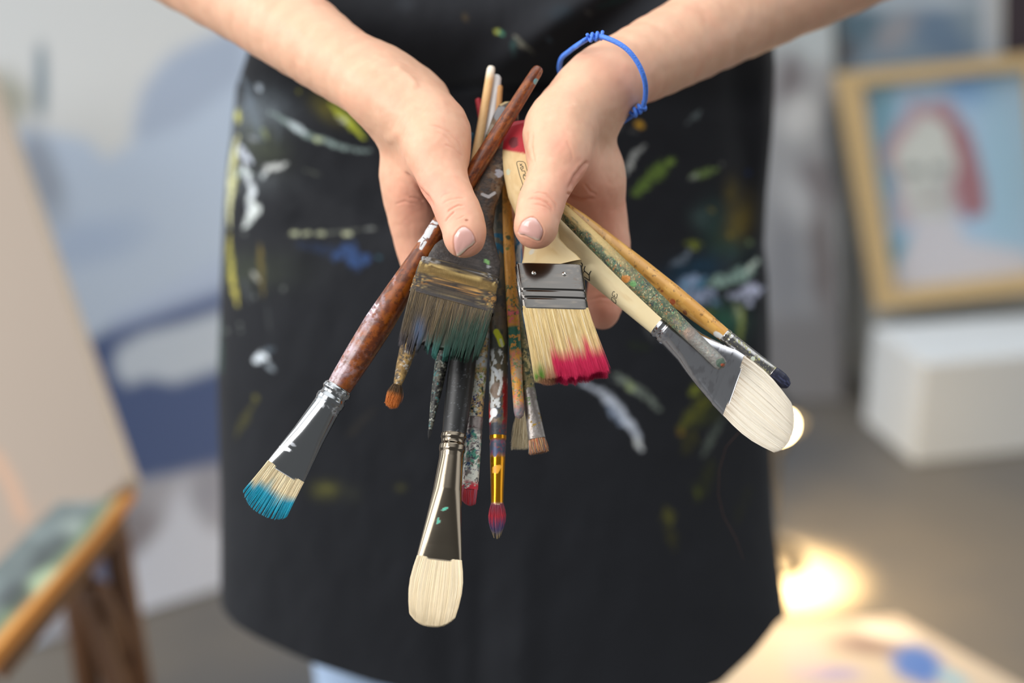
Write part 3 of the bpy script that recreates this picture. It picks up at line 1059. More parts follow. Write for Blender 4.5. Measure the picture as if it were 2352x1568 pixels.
def make_nail(outline, ax, tipside):
    o_ = np.array(outline, float); c = o_.mean(0)
    n = 40
    k = np.linspace(0, len(o_), n, endpoint=False)
    xs = np.interp(k, np.arange(len(o_) + 1), np.append(o_[:, 0], o_[0, 0]))
    ys = np.interp(k, np.arange(len(o_) + 1), np.append(o_[:, 1], o_[0, 1]))
    V, Cc, fc = [], [], []
    rings = [0, .3, .55, .75, .88, .96, 1.0]
    a = np.array(ax, float); a /= np.linalg.norm(a)
    for ri, r in enumerate(rings):
        for i in range(n if ri else 1):
            x, y = c[0] + (xs[i] - c[0]) * r, c[1] + (ys[i] - c[1]) * r
            lift = .00035 * (1 - .9 * r ** 6) + .0003
            tt = (np.array([x, y]) - c) @ a
            lift += .0004 * max(0, tt / 30)
            p = cast(bvh_th, x, y, lift)
            if p is None: p = wp(x, y, .77)
            V.append(p)
            tipw = sstep(tipside - 4, tipside, poly_tip(tt, r, x, y))
            base = lin((206, 158, 148)) * (1 - tipw) + lin((240, 226, 204)) * tipw
            lun = sstep(-10, -22, tt)
            base = base * (1 - .3 * lun) + lin((236, 208, 200)) * .3 * lun
            Cc.append(base)
    for i in range(n): fc.append([0, 1 + i, 1 + (i + 1) % n])
    for ri in range(1, len(rings) - 1):
        for i in range(n):
            j = (i + 1) % n; b0 = 1 + (ri - 1) * n; b1 = b0 + n
            fc.append([b0 + i, b1 + i, b1 + j, b0 + j])
    return mesh_obj('thumbnail', np.array(V), fc, M_nail, body, col=np.array(Cc), label='thumbnail with a pale free edge')


def poly_tip(tt, r, x, y):
    return tt


_edge = {}
def poly_tip(tt, r, x, y):      # signed distance past the free-edge line
    a, b_ = _edge['l']
    d = np.array(b_, float) - a
    nn = np.array([-d[1], d[0]]); nn /= np.linalg.norm(nn)
    if nn[1] < 0: nn = -nn
    return (np.array([x, y]) - a) @ nn
_edge['l'] = ((1051, 583), (1091, 554))
make_nail(nail_L, (.25, 1), 1.0)
_edge['l'] = ((1190, 534), (1240, 550))
make_nail(nail_R, (-.25, 1), 1.0)


# ------------------------------------------------------------------ the apron
LE = [(-200, 640), (0, 610), (140, 566), (200, 546), (330, 531), (420, 523), (560, 515), (700, 509), (850, 503), (1000, 505), (1150, 509), (1370, 510), (1500, 512), (1700, 515)]
RE = [(-200, 1745), (0, 1768), (60, 1772), (150, 1777), (280, 1771), (440, 1757), (560, 1750), (640, 1760), (800, 1765), (1000, 1768), (1100, 1770), (1200, 1776), (1330, 1791), (1405, 1801), (1500, 1804), (1700, 1808)]
le = lambda y: np.interp(y, [a[0] for a in LE], [a[1] for a in LE])
re_ = lambda y: np.interp(y, [a[0] for a in RE], [a[1] for a in RE])
HEM = [(500, 1330), (512, 1375), (530, 1400), (565, 1432), (620, 1462), (750, 1521), (880, 1566), (1050, 1610), (1250, 1640), (1450, 1636), (1620, 1570), (1700, 1497), (1760, 1432), (1800, 1406), (1812, 1404)]
hem = lambda x: np.interp(x, [a[0] for a in HEM], [a[1] for a in HEM])
nu, nv = 620, 760
sn = np.linspace(-1, 1, nu)
phi = np.sign(sn) * (np.abs(sn) ** 1.0) * math.radians(97)
Yw = 1.09       # plane of the front, world y
U, Vv = np.meshgrid(phi, np.linspace(0, 1, nv))
TOP = -150
py = TOP + Vv * 100
for it in range(4):     # pixel row of each vertex, hem depends on the column
    x_here = (le(py) + re_(py)) / 2 + (re_(py) - le(py)) / 2 * np.sin(U)
    hemv = hem(x_here)
    py = TOP + Vv * (hemv - TOP)
bel = 0.0
ywf = Yw - .045 * np.exp(-((py - 60) / 170.0) ** 2) + .01 * np.exp(-((py - 215) / 60.0) ** 2) - .02 * sstep(300, 900, py)
def zdepth(py, yw):          # view depth of a point on row py at world y
    a = (py - H / 2) / F
    return yw / (math.cos(PITCH) - a * (-1) * 0 + 0 * a - a * math.sin(PITCH) * 1.0) if False else yw / (math.cos(PITCH) - a * math.sin(PITCH))
bul = .115
yw = ywf + bul * (1 - np.cos(U)) ** 1.1
ze = zdepth(py, ywf + bul)
XL, XR = (le(py) - W / 2) / F * ze, (re_(py) - W / 2) / F * ze
X = (XL + XR) / 2 + (XR - XL) / 2 * np.sin(U)
# folds
xi = X / .42
fold = .0
fold += .0045 * np.exp(-((xi + .02 + .05 * Vv) / .030) ** 2) * sstep(.62, .95, Vv)
fold -= .0045 * np.exp(-((xi - .07 + .05 * Vv) / .035) ** 2) * sstep(.60, .95, Vv)
fold += .004 * np.exp(-((xi + .13) / .04) ** 2) * sstep(.75, 1, Vv)
d1, _ = poly_dist(x_here, py, [(1500, -60), (1330, 80), (1200, 230)])
fold += .020 * np.exp(-(d1 / 55) ** 2)
d1, _ = poly_dist(x_here, py, [(1420, -60), (1250, 80), (1130, 190)])
fold -= .014 * np.exp(-(d1 / 45) ** 2)
d1, _ = poly_dist(x_here, py, [(700, 480), (640, 400), (600, 250)])
fold -= .004 * np.exp(-(d1 / 30) ** 2)
d1, _ = poly_dist(x_here, py, [(560, 330), (720, 420), (900, 520)])
fold += .004 * np.exp(-(d1 / 40) ** 2)
d1, _ = poly_dist(x_here, py, [(1660, 120), (1690, 380), (1670, 700)])
fold += .010 * np.exp(-(d1 / 40) ** 2)
d1, _ = poly_dist(x_here, py, [(1730, 80), (1735, 400), (1715, 800)])
fold -= .006 * np.exp(-(d1 / 28) ** 2)
d1, _ = poly_dist(x_here, py, [(860, 205), (1000, 200), (1220, 196), (1300, 190)])
fold += .009 * np.exp(-(d1 / 11) ** 2)
fold += .007 * (fbm(np.stack([x_here / 170, py / 300, 0 * py], -1), 8) - .5) + .0022 * (fbm(np.stack([x_here / 50, py / 90, 0 * py], -1), 9) - .5)
yw = yw + fold
z = zdepth(py, yw)
Yc = (py - H / 2) / F * z
Vc = np.stack([X, Yc, z], -1).reshape(-1, 3)
Va = c2w(Vc)
PX, PY = proj(Va)
CA = np.tile(lin((28, 30, 35)), (len(Va), 1))
NA = fbm(np.stack([PX / 7, PY / 7, 0 * PX], -1), 40)
NB = fbm(np.stack([PX / 22, PY / 22, 0 * PX], -1), 41)
CA *= (1 + .12 * (NB - .5))[:, None]
def ap(mask, rgb):
    global CA
    CA = CA * (1 - mask[:, None]) + lin(rgb) * mask[:, None]
def stroke(pts, w, rgb, k=1.0, broken=.5, taper=True):
    pts = np.array(pts, float)
    m = (PX > pts[:, 0].min() - w * 2) & (PX < pts[:, 0].max() + w * 2) & (PY > pts[:, 1].min() - w * 2) & (PY < pts[:, 1].max() + w * 2)
    if not m.any(): return
    d, t = poly_dist(PX[m] + (NB[m] - .5) * w * 1.1, PY[m] + (NA[m] - .5) * w * 1.1, pts)
    ww = w * (np.sin(np.pi * np.clip(t, .06, .94)) ** .5 if taper else 1)
    g = sstep(ww, ww * .45, d) * (1 - broken * .8 * sstep(.45, .62, NA[m]))
    k = min(1, k * 1.15)
    g = g * (1 - .55 * sstep(.5, .7, fbm(np.stack([PX[m] / 5, PY[m] / 11, 0 * PX[m]], -1), 77, 2)) * (broken > .15))
    full = np.zeros(len(PX)); full[m] = g * k
    ap(full, rgb)
def rub(x, y, rx, ry, rot, rgb, k=.5, br=.7): # faint rubbed patch
    a = math.radians(rot)
    dx, dy = PX - x, PY - y
    p_, q_ = (dx * math.cos(a) + dy * math.sin(a)) / rx, (-dx * math.sin(a) + dy * math.cos(a)) / ry
    g = np.exp(-(p_ * p_ + q_ * q_)) * (1 - br + br * 2 * NA)
    ap(np.clip(g * k, 0, 1), rgb)
Wt, Yl, Gn = (224, 232, 238), (206, 204, 96), (110, 138, 66)
# left side smears
rub(590, 260, 50, 70, 70, (120, 130, 138), .55); rub(600, 330, 60, 40, 40, (110, 118, 96), .3)
rub(560, 420, 30, 90, 90, (90, 96, 100), .4); rub(560, 620, 40, 110, 90, (70, 78, 60), .35)
stroke([(560, 180), (580, 250), (600, 320)], 16, (104, 116, 128), .6)
stroke([(590, 195), (597, 206)], 9, (190, 202, 214), .9, .2)
stroke([(548, 255), (545, 280)], 9, Yl, .9, .2); stroke([(546, 310), (532, 380), (528, 450), (526, 520)], 8, (226, 226, 178), .9, .3)
stroke([(540, 320), (536, 440)], 11, (214, 214, 150), .5); stroke([(526, 540), (528, 600), (540, 680), (545, 700)], 8, (190, 180, 86), .8, .4)
stroke([(528, 560), (530, 640)], 12, (150, 146, 60), .35)
stroke([(553, 335), (558, 352), (575, 372)], 12, (206, 214, 228), .9, .3)
stroke([(560, 380), (578, 430), (576, 470), (572, 490)], 11, Wt, .85, .4)
stroke([(573, 455), (590, 478), (570, 505), (563, 520)], 12, (220, 228, 226), .9, .3)
stroke([(545, 402), (555, 395), (575, 400)], 9, (198, 214, 208), .7)
stroke([(605, 400), (615, 386), (640, 382), (660, 376)], 9, (220, 224, 222), .8, .3)
stroke([(600, 410), (606, 395)], 9, (190, 200, 204), .6)
stroke([(622, 258), (640, 268), (672, 290), (700, 308), (740, 322), (790, 340), (850, 348)], 9, (156, 176, 172), .7, .4)
stroke([(660, 280), (700, 305)], 10, (196, 208, 214), .8); stroke([(602, 295), (612, 318)], 8, (150, 160, 110), .6)
stroke([(720, 316), (742, 324)], 7, (190, 200, 150), .7); stroke([(700, 390), (735, 402)], 5, (120, 126, 112), .4)
stroke([(640, 270), (640, 330)], 8, (90, 98, 104), .4); stroke([(570, 315), (590, 320)], 8, (150, 156, 166), .6)
stroke([(760, 240), (785, 265), (815, 295), (838, 318)], 12, (182, 190, 60), .95, .15)
stroke([(775, 268), (795, 284)], 8, (228, 232, 200), .8); rub(750, 250, 40, 20, 40, (120, 112, 40), .5)
stroke([(683, 205), (686, 214)], 7, (140, 136, 50), .6, .1)
for x in (676, 702, 734, 797): stroke([(x - 5, 537), (x + 6, 536)], 6, (190, 194, 160), .75, .1, False)
stroke([(660, 540), (760, 534), (865, 524)], 3.5, (120, 124, 112), .5, .4); stroke([(840, 526), (858, 524)], 5, (150, 154, 150), .6)
stroke([(690, 560), (740, 572), (780, 574)], 16, (36, 50, 76), .6)
stroke([(775, 590), (800, 575), (820, 600), (850, 590)], 26, (50, 76, 122), .85, .2)
stroke([(868, 588), (874, 594)], 6, (60, 110, 130), .6, .1)
stroke([(598, 560), (600, 620), (606, 680)], 9, (130, 112, 44), .5); stroke([(580, 625), (594, 645)], 7, (186, 186, 176), .8, .2)
stroke([(560, 640), (572, 690)], 8, (90, 96, 100), .5); stroke([(620, 760), (612, 700)], 5, (80, 84, 84), .3)
for (x, y) in [(549, 742), (518, 757), (552, 758), (648, 662), (583, 680), (560, 535)]: stroke([(x, y), (x + 3, y + 4)], 7, (110, 116, 112), .5, .1)
stroke([(584, 828), (600, 818), (612, 824)], 12, (226, 236, 244), .95, .1); stroke([(606, 806), (628, 800)], 8, (110, 124, 136), .6)
stroke([(612, 835), (630, 850)], 8, (150, 160, 168), .7)
stroke([(508, 860), (507, 830), (506, 720)], 6, (60, 90, 80), .5)
stroke([(586, 912), (592, 918)], 10, (120, 116, 50), .6, .2); stroke([(585, 925), (560, 965), (540, 1005)], 10, (96, 92, 40), .5)
rub(748, 1125, 28, 18, 0, (110, 108, 50), .55); rub(920, 1120, 12, 8, 0, (90, 88, 40), .4); rub(810, 1135, 20, 20, 0, (60, 62, 50), .3)
stroke([(860, 940), (800, 1000)], 12, (62, 56, 44), .3)
# bib
stroke([(1136, 70), (1144, 76)], 9, (190, 196, 90), .9, .1); stroke([(1146, 72), (1154, 80)], 7, (90, 160, 130), .7, .1)
stroke([(1182, 82), (1196, 100), (1225, 122)], 7, (140, 140, 124), .6); stroke([(1180, 90), (1182, 128)], 9, (52, 84, 82), .7)
stroke([(1065, 30), (1070, 50)], 8, (100, 84, 50), .4); stroke([(1260, 88), (1268, 98)], 8, (80, 96, 110), .5); stroke([(1345, 22), (1360, 34)], 6, (110, 110, 108), .5)
stroke([(1375, 14), (1440, -5)], 12, (30, 66, 66), .5); rub(1290, 30, 30, 20, 0, (34, 50, 60), .4); rub(930, 10, 20, 16, 0, (60, 66, 74), .3)
# right side
stroke([(1468, 284), (1474, 287)], 10, (196, 150, 44), .95, .1, False)
stroke([(1425, 268), (1420, 300)], 7, (110, 114, 116), .5); stroke([(1445, 300), (1465, 304)], 6, (96, 98, 98), .4)
stroke([(1482, 334), (1462, 350), (1450, 372), (1440, 400)], 9, (170, 174, 172), .8, .3); stroke([(1452, 375), (1444, 392)], 9, (196, 198, 192), .8)
stroke([(1608, 252), (1598, 266), (1575, 285)], 7, (110, 122, 124), .6)
stroke([(1545, 374), (1520, 385), (1490, 415), (1462, 442)], 22, (104, 130, 56), .75, .2); stroke([(1535, 372), (1552, 376)], 8, (150, 180, 80), .6)
stroke([(1590, 406), (1612, 398), (1650, 388)], 12, (112, 134, 76), .85, .2); stroke([(1586, 412), (1604, 402)], 8, (180, 190, 176), .8)
stroke([(1655, 374), (1660, 380)], 7, (120, 124, 118), .5, .1); stroke([(1712, 395), (1722, 398)], 8, (22, 60, 120), .6)
rub(1690, 520, 30, 60, 20, (130, 112, 36), .6); rub(1640, 510, 30, 50, 0, (40, 70, 66), .7); rub(1680, 440, 16, 30, 0, (110, 96, 30), .5)
rub(1610, 500, 24, 24, 0, (70, 92, 90), .6); stroke([(1630, 480), (1638, 486)], 9, (160, 140, 50), .7); stroke([(1590, 560), (1600, 570)], 10, (150, 156, 50), .7)
stroke([(1572, 558), (1612, 560)], 11, (130, 140, 46), .6); rub(1670, 570, 40, 30, 0, (38, 74, 62), .7); stroke([(1675, 535), (1680, 545)], 8, (150, 130, 40), .6)
stroke([(1588, 575), (1570, 598), (1540, 610)], 13, (130, 142, 156), .7, .4); stroke([(1718, 552), (1724, 560)], 8, (130, 150, 110), .6, .1)
rub(1600, 620, 90, 30, -20, (24, 60, 82), .8)
stroke([(1560, 690), (1590, 650), (1610, 640)], 26, (150, 172, 204), .95, .3); stroke([(1590, 690), (1640, 670)], 26, (176, 190, 222), .9, .35)
stroke([(1630, 650), (1680, 640), (1715, 625), (1736, 598)], 22, (164, 196, 184), .95, .2); stroke([(1715, 625), (1740, 595)], 10, (214, 226, 214), .9)
stroke([(1680, 680), (1730, 665), (1746, 660)], 22, (206, 212, 238), .95, .2); stroke([(1690, 700), (1700, 740)], 16, (186, 196, 150), .7); stroke([(1715, 690), (1730, 700)], 10, (200, 206, 232), .9)
stroke([(1600, 660), (1618, 640)], 14, (40, 120, 150), .8); stroke([(1570, 650), (1580, 662)], 10, (60, 130, 160), .7); stroke([(1640, 690), (1650, 700)], 14, (120, 160, 190), .7)
rub(1660, 740, 46, 40, 0, (40, 92, 70), .8); stroke([(1600, 725), (1640, 715)], 12, (110, 130, 60), .7); stroke([(1710, 700), (1700, 760), (1690, 800)], 10, (150, 160, 80), .6)
rub(1610, 760, 60, 30, 0, (22, 60, 62), .5)
stroke([(1480, 745), (1505, 785)], 9, (96, 98, 98), .6, .3); stroke([(1445, 790), (1490, 800)], 12, (40, 50, 28), .6)
stroke([(1340, 880), (1380, 900), (1410, 925), (1440, 965), (1465, 1000), (1470, 1030)], 15, (200, 208, 222), .95, .25)
stroke([(1395, 930), (1430, 975)], 12, (150, 165, 190), .8); stroke([(1462, 1005), (1470, 1030)], 12, (226, 230, 228), .9)
stroke([(1300, 865), (1345, 890)], 10, (90, 100, 112), .5); stroke([(1395, 905), (1385, 895)], 8, (130, 136, 140), .5)
stroke([(1415, 860), (1440, 880), (1480, 905), (1515, 940)], 14, (128, 138, 128), .8, .3); stroke([(1440, 878), (1458, 892)], 12, (160, 176, 120), .7)
stroke([(1402, 868), (1412, 880)], 8, (90, 96, 98), .5)
for a_, b_, w_, c_ in [((1640, 900), (1560, 985), 22, (110, 112, 30)), ((1700, 880), (1600, 980), 26, (60, 66, 24)), ((1600, 985), (1570, 1040), 20, (70, 68, 26)), ((1610, 880), (1590, 905), 16, (150, 158, 50)), ((1560, 985), (1570, 1000), 10, (150, 120, 30)), ((1660, 960), (1610, 1050), 12, (110, 120, 108)), ((1640, 1060), (1600, 1150), 24, (52, 56, 24)), ((1600, 1120), (1605, 1140), 9, (90, 96, 30)), ((1530, 1170), (1545, 1200), 22, (100, 98, 34)), ((1535, 1200), (1550, 1260), 18, (66, 64, 26)), ((1720, 1120), (1690, 1200), 14, (40, 42, 24))]:
    stroke([a_, b_], w_, c_, .6, .6)
stroke([(1775, 1030), (1778, 1080)], 8, (120, 80, 40), .4)
front_n = nu * nv
# woven cloth with a real thickness: back sheet
Fa_ = grid_faces(nu, nv)
M_apron, nt, b = new_mat('apron_cloth')
at = nt.nodes.new('ShaderNodeAttribute'); at.attribute_name = 'Col'
nt.links.new(at.outputs['Color'], b.inputs['Base Color'])
b.inputs['Roughness'].default_value = .78
b.inputs['Specular IOR Level'].default_value = .25
b.inputs['Sheen Weight'].default_value = .04
tc = nt.nodes.new('ShaderNodeTexCoord')
wv = nt.nodes.new('ShaderNodeTexNoise'); wv.inputs['Scale'].default_value = 700; wv.inputs['Detail'].default_value = 2
nt.links.new(tc.outputs['Object'], wv.inputs['Vector'])
bp = nt.nodes.new('ShaderNodeBump'); bp.inputs['Strength'].default_value = .3; bp.inputs['Distance'].default_value = .0004
nt.links.new(wv.outputs['Fac'], bp.inputs['Height']); nt.links.new(bp.outputs[0], b.inputs['Normal'])
M_apron = bpy.data.materials['apron_cloth']
apron = mesh_obj('apron', Va, Fa_, M_apron, person, col=CA, label='black apron smeared with white, yellow, green and blue paint')
so = apron.modifiers.new('cloth', 'SOLIDIFY'); so.thickness = .0015; so.offset = 1

# shirt and jeans under it
M_shirt = flat('black_shirt', (26, 26, 29), .85, bump=.3, scale=400)
shf = Field()
shf.add([wprim(shL, shR, .068, .068), wprim((-.07, 1.34, 1.33), (-.06, 1.33, 1.08), .112, .095), wprim((.07, 1.34, 1.33), (.06, 1.33, 1.08), .112, .095),
         wprim((-.06, 1.33, 1.08), (-.08, 1.33, .93), .095, .112), wprim((.06, 1.33, 1.08), (.08, 1.33, .93), .095, .112)], .05, .04)
shf.add([wprim(shL, np.array(shL) * .55 + eL * .45, .066, .058)], .03, .03)
shf.add([wprim(shR, np.array(shR) * .55 + eR * .45, .066, .058)], .03, .03)
ps, fs = surface(shf, [-.55, -.75, .7], [.55, .45, 1.75], .007, 16)
mesh_obj('shirt', c2w(ps), fs, M_shirt, person)
M_jean = flat('light_blue_denim', (176, 200, 232), .8, bump=.4, scale=500, noise_amt=.05)
jf = Field()
for s in (-1, 1):
    jf.add([wprim((s * .09, 1.35, .93), (s * .125, 1.30, .80), .115, .106), wprim((s * .125, 1.30, .80), (s * .138, 1.32, .48), .106, .08), wprim((s * .138, 1.32, .48), (s * .135, 1.35, .09), .08, .062)], .03, .02)
ps, fs = surface(jf, [-.4, -.35, 1.0], [.4, 1.2, 2.3], .008, 16)
mesh_obj('jeans', c2w(ps), fs, M_jean, person, label='light blue jeans below the apron hem')
M_shoe = flat('white_canvas_shoe', (210, 210, 208), .7)
for s in (-1, 1):
    sf = Field()
    sf.add([wprim((s * .135, 1.38, .045), (s * .15, 1.21, .035), .042, .036), wprim((s * .135, 1.37, .06), (s * .135, 1.36, .11), .04, .045)], .03, .02)
    lo_ = w2c(np.array([s * .14, 1.4, .05]))
    ps, fs = surface(sf, lo_ - .25, lo_ + .25, .008, 16)
    Vs = c2w(ps); Vs[:, 2] = np.maximum(Vs[:, 2], 0.001)
    mesh_obj('shoe', Vs, fs, M_shoe, person)

# ------------------------------------------------------------------ paintbrushes
M_wood = attr_mat('varnished_wood', .38, metal_alpha=True, bump=.15, bscale=500, coat=.35)
M_black = attr_mat('black_lacquer', .42, metal_alpha=True, bump=.1, bscale=500)
M_raw = attr_mat('bare_wood', .6, metal_alpha=True, bump=.25, bscale=420, coat=.1)
M_crust = attr_mat('paint_crusted', .52, metal_alpha=True, bump=.7, bscale=650, coat=.04, bdist=.0005, spec=.35)
M_metal = attr_mat('brush_metal', .45, metal_alpha=True, bump=.12, bscale=90, metal_rough=.15)
M_dullmetal = attr_mat('crusted_ferrule', .7, metal_alpha=True, spec=.3, bump=.6, bscale=600, metal_rough=.35, bdist=.0004)
M_hair = attr_mat('bristle', .55, spec=.3)
M_wet = attr_mat('painted_bristle', .38, spec=.5)
M_ink = flat('black_ink', (28, 24, 22), .6, noise_amt=0)


class Paint:
    """colours for the vertices of one part: s along (px), X,Y photo pixels, f front mask, q noise coordinates"""
    def __init__(s, V, S, ang, base, seed, metal=0.0):
        s.V, s.S, s.ang, s.seed = V, S, ang, seed
        s.X, s.Y = proj(V)
        s.C = np.tile(np.append(lin(base), metal), (len(V), 1))
        s.q = V * 1000.0            # mm
        s.k = 0

    def nz(s, mm, stretch=None, octv=3):
        s.k += 13
        mm = mm * 2.0 if stretch is None else mm * 1.3
        if stretch is None: return .68 * fbm(s.q / mm, s.seed * 100 + s.k, octv + 1) + .32 * noise(s.q / (mm * 3.1), s.seed * 100 + s.k + 5)
        return fbm(np.stack([s.S / 4 / (mm * stretch), np.cos(s.ang) * 3 / mm, np.sin(s.ang) * 3 / mm], -1), s.seed * 100 + s.k, octv)

    def mix(s, m, rgb, metal=0.0):
        m = np.clip(m, 0, 1)[:, None]
        s.C = s.C * (1 - m) + np.append(lin(rgb), metal) * m
        return s

    def patch(s, thr, mm, rgb, s0=-1e9, s1=1e9, stretch=None, k=1.0, soft=.03, metal=0.0):
        """noise-shaped splotches between s0 and s1 px along the piece; thr = share covered"""
        n = s.nz(mm, stretch)
        cut = np.quantile(n, 1 - thr)
        w = sstep(s0 - 6, s0 + 6, s.S) * sstep(s1 + 6, s1 - 6, s.S)
        return s.mix(sstep(cut - soft, cut + soft, n) * w * k, rgb, metal)

    def spot(s, x, y, rx, ry, rgb, rot=0, wob=.35, k=1.0, metal=0.0):
        a = math.radians(rot)
        n = s.nz(1.0)
        dx, dy = s.X - x, s.Y - y
        p, q_ = (dx * math.cos(a) + dy * math.sin(a)) / rx, (-dx * math.sin(a) + dy * math.cos(a)) / ry
        fr = (np.sin(s.ang) < .3)
        return s.mix(k * sstep(1.12, .88, np.hypot(p, q_) + (n - .5) * wob * 2) * fr, rgb, metal)

    def line(s, pts, w, rgb, k=1.0, metal=0.0):
        d, _ = poly_dist(s.X, s.Y, pts)
        fr = (np.sin(s.ang) < .3)
        return s.mix(k * sstep(w * 1.2, w * .8, d) * fr, rgb, metal)

    def grain(s, mm, rgb, k=.5, stretch=14):
        n = s.nz(mm, stretch, 3)
        return s.mix(sstep(.45, .7, n) * k, rgb, s.C[:, 3].mean())


class Axis:
    def __init__(s, p0, p1, roll=0.0, up=None):
        s.p0, s.p1 = p0, p1                       # (px, py, depth)
        s.A, s.B = wp(*p0), wp(*p1)
        s.Lpx = math.hypot(p1[0] - p0[0], p1[1] - p0[1])
        s.d = s.B - s.A; s.L = np.linalg.norm(s.d); s.d /= s.L
        vw = (s.A + s.B) / 2 - CAM; vw /= np.linalg.norm(vw)
        s.x = np.cross(s.d, vw); s.x /= np.linalg.norm(s.x)      # across
        s.y = np.cross(s.x, s.d)                                   # away from the camera
        if s.y @ vw < 0: s.y = -s.y
        # make x point to the photo's right-hand side of the travel direction
        s.skw = None
        if roll:
            c, r = math.cos(math.radians(roll)), math.sin(math.radians(roll))
            s.x, s.y = s.x * c + s.y * r, -s.x * r + s.y * c

    def sk(s, spx):
        """how far a flattened end leans along the axis per unit of sideways offset"""
        if s.skw is None: return np.zeros(np.shape(spx))
        a, b_, k = s.skw
        return k * sstep(a, b_, np.asarray(spx, float))

    def t_of(s, spx):
        """pixel distance along the projected axis -> metres along the axis (perspective-true)"""
        f = np.asarray(spx, float) / s.Lpx
        z0, z1 = s.p0[2], s.p1[2]
        t = f * z0 / (z1 + f * (z0 - z1))
        return t * s.L

    def at(s, spx):
        t = s.t_of(spx)
        P_ = s.A + np.multiply.outer(t, s.d)
        z_ = (P_ - CAM) @ FW
        return P_, z_


def sweep(ax, prof, step=1.4, nth=72, nexp=None):
    """prof rows: (s px, half width px, half thickness px, side offset px, exponent)"""
    pr = np.array([(list(r) + [None] * 5)[:5] for r in prof], dtype=object)
    s = pr[:, 0].astype(float); w = pr[:, 1].astype(float)
    t = np.array([a if a is not None else b_ for a, b_ in zip(pr[:, 2], w)], float)
    o = np.array([a if a is not None else 0 for a in pr[:, 3]], float)
    e_ = np.array([a if a is not None else 2.0 for a in pr[:, 4]], float)
    ss = [s[0]]
    for a, b_ in zip(s[:-1], s[1:]):
        k = max(1, int(abs(b_ - a) / step))
        ss += list(a + (b_ - a) * (np.arange(1, k + 1) / k))
    ss = np.array(ss)
    W_ = np.interp(ss, s, w) if not (np.diff(s) == 0).any() else None
    if W_ is None:
        s = s + np.arange(len(s)) * 1e-6
        W_ = np.interp(ss, s, w)
    T_, O_, E_ = np.interp(ss, s, t), np.interp(ss, s, o), np.interp(ss, s, e_)
    P_, z_ = ax.at(ss)
    a = np.linspace(0, 2 * np.pi, nth, endpoint=False)
    ca, sa = np.cos(a), np.sin(a)
    X_ = np.sign(ca)[None] * np.abs(ca)[None] ** (2 / E_[:, None])
    Y_ = np.sign(sa)[None] * np.abs(sa)[None] ** (2 / E_[:, None])
    m = (z_ / F)[:, None]
    xo_ = (X_ * W_[:, None] + O_[:, None]) * m
    V = P_[:, None] + (xo_ * ax.sk(ss)[:, None])[..., None] * ax.d + xo_[..., None] * ax.x + ((Y_ * T_[:, None]) * m)[..., None] * ax.y
    V = V.reshape(-1, 3)
    S = np.repeat(ss, nth); ang = np.tile(a, len(ss))
    fc = grid_faces(nth, len(ss), True)[:, ::-1]
    n0 = len(V)
    V = np.vstack([V, P_[0] + ax.x * O_[0] * m[0], P_[-1] + ax.x * O_[-1] * m[-1]])
    S = np.append(S, [ss[0], ss[-1]]); ang = np.append(ang, [-1.57, -1.57])
    i = np.arange(nth); j = (i + 1) % nth
    c0 = np.stack([np.full(nth, n0), j, i, np.full(nth, n0)], 1)[:, :3]
    b0 = (len(ss) - 1) * nth
    c1 = np.stack([np.full(nth, n0 + 1), b0 + i, b0 + j], 1)
    return V, [fc, np.vstack([c0, c1])], S, ang


def part(name, ax, prof, mat, parent, base, seed, painter=None, metal=0.0, step=1.4, nth=72, label=None):
    V, (fq, ft), S, ang = sweep(ax, prof, step, nth)
    pt = Paint(V, S, ang, base, seed, metal)
    if painter: painter(pt)
    faces = fq.tolist() + ft.tolist()
    return mesh_obj(name, V, faces, mat, parent, col=pt.C, label=label)


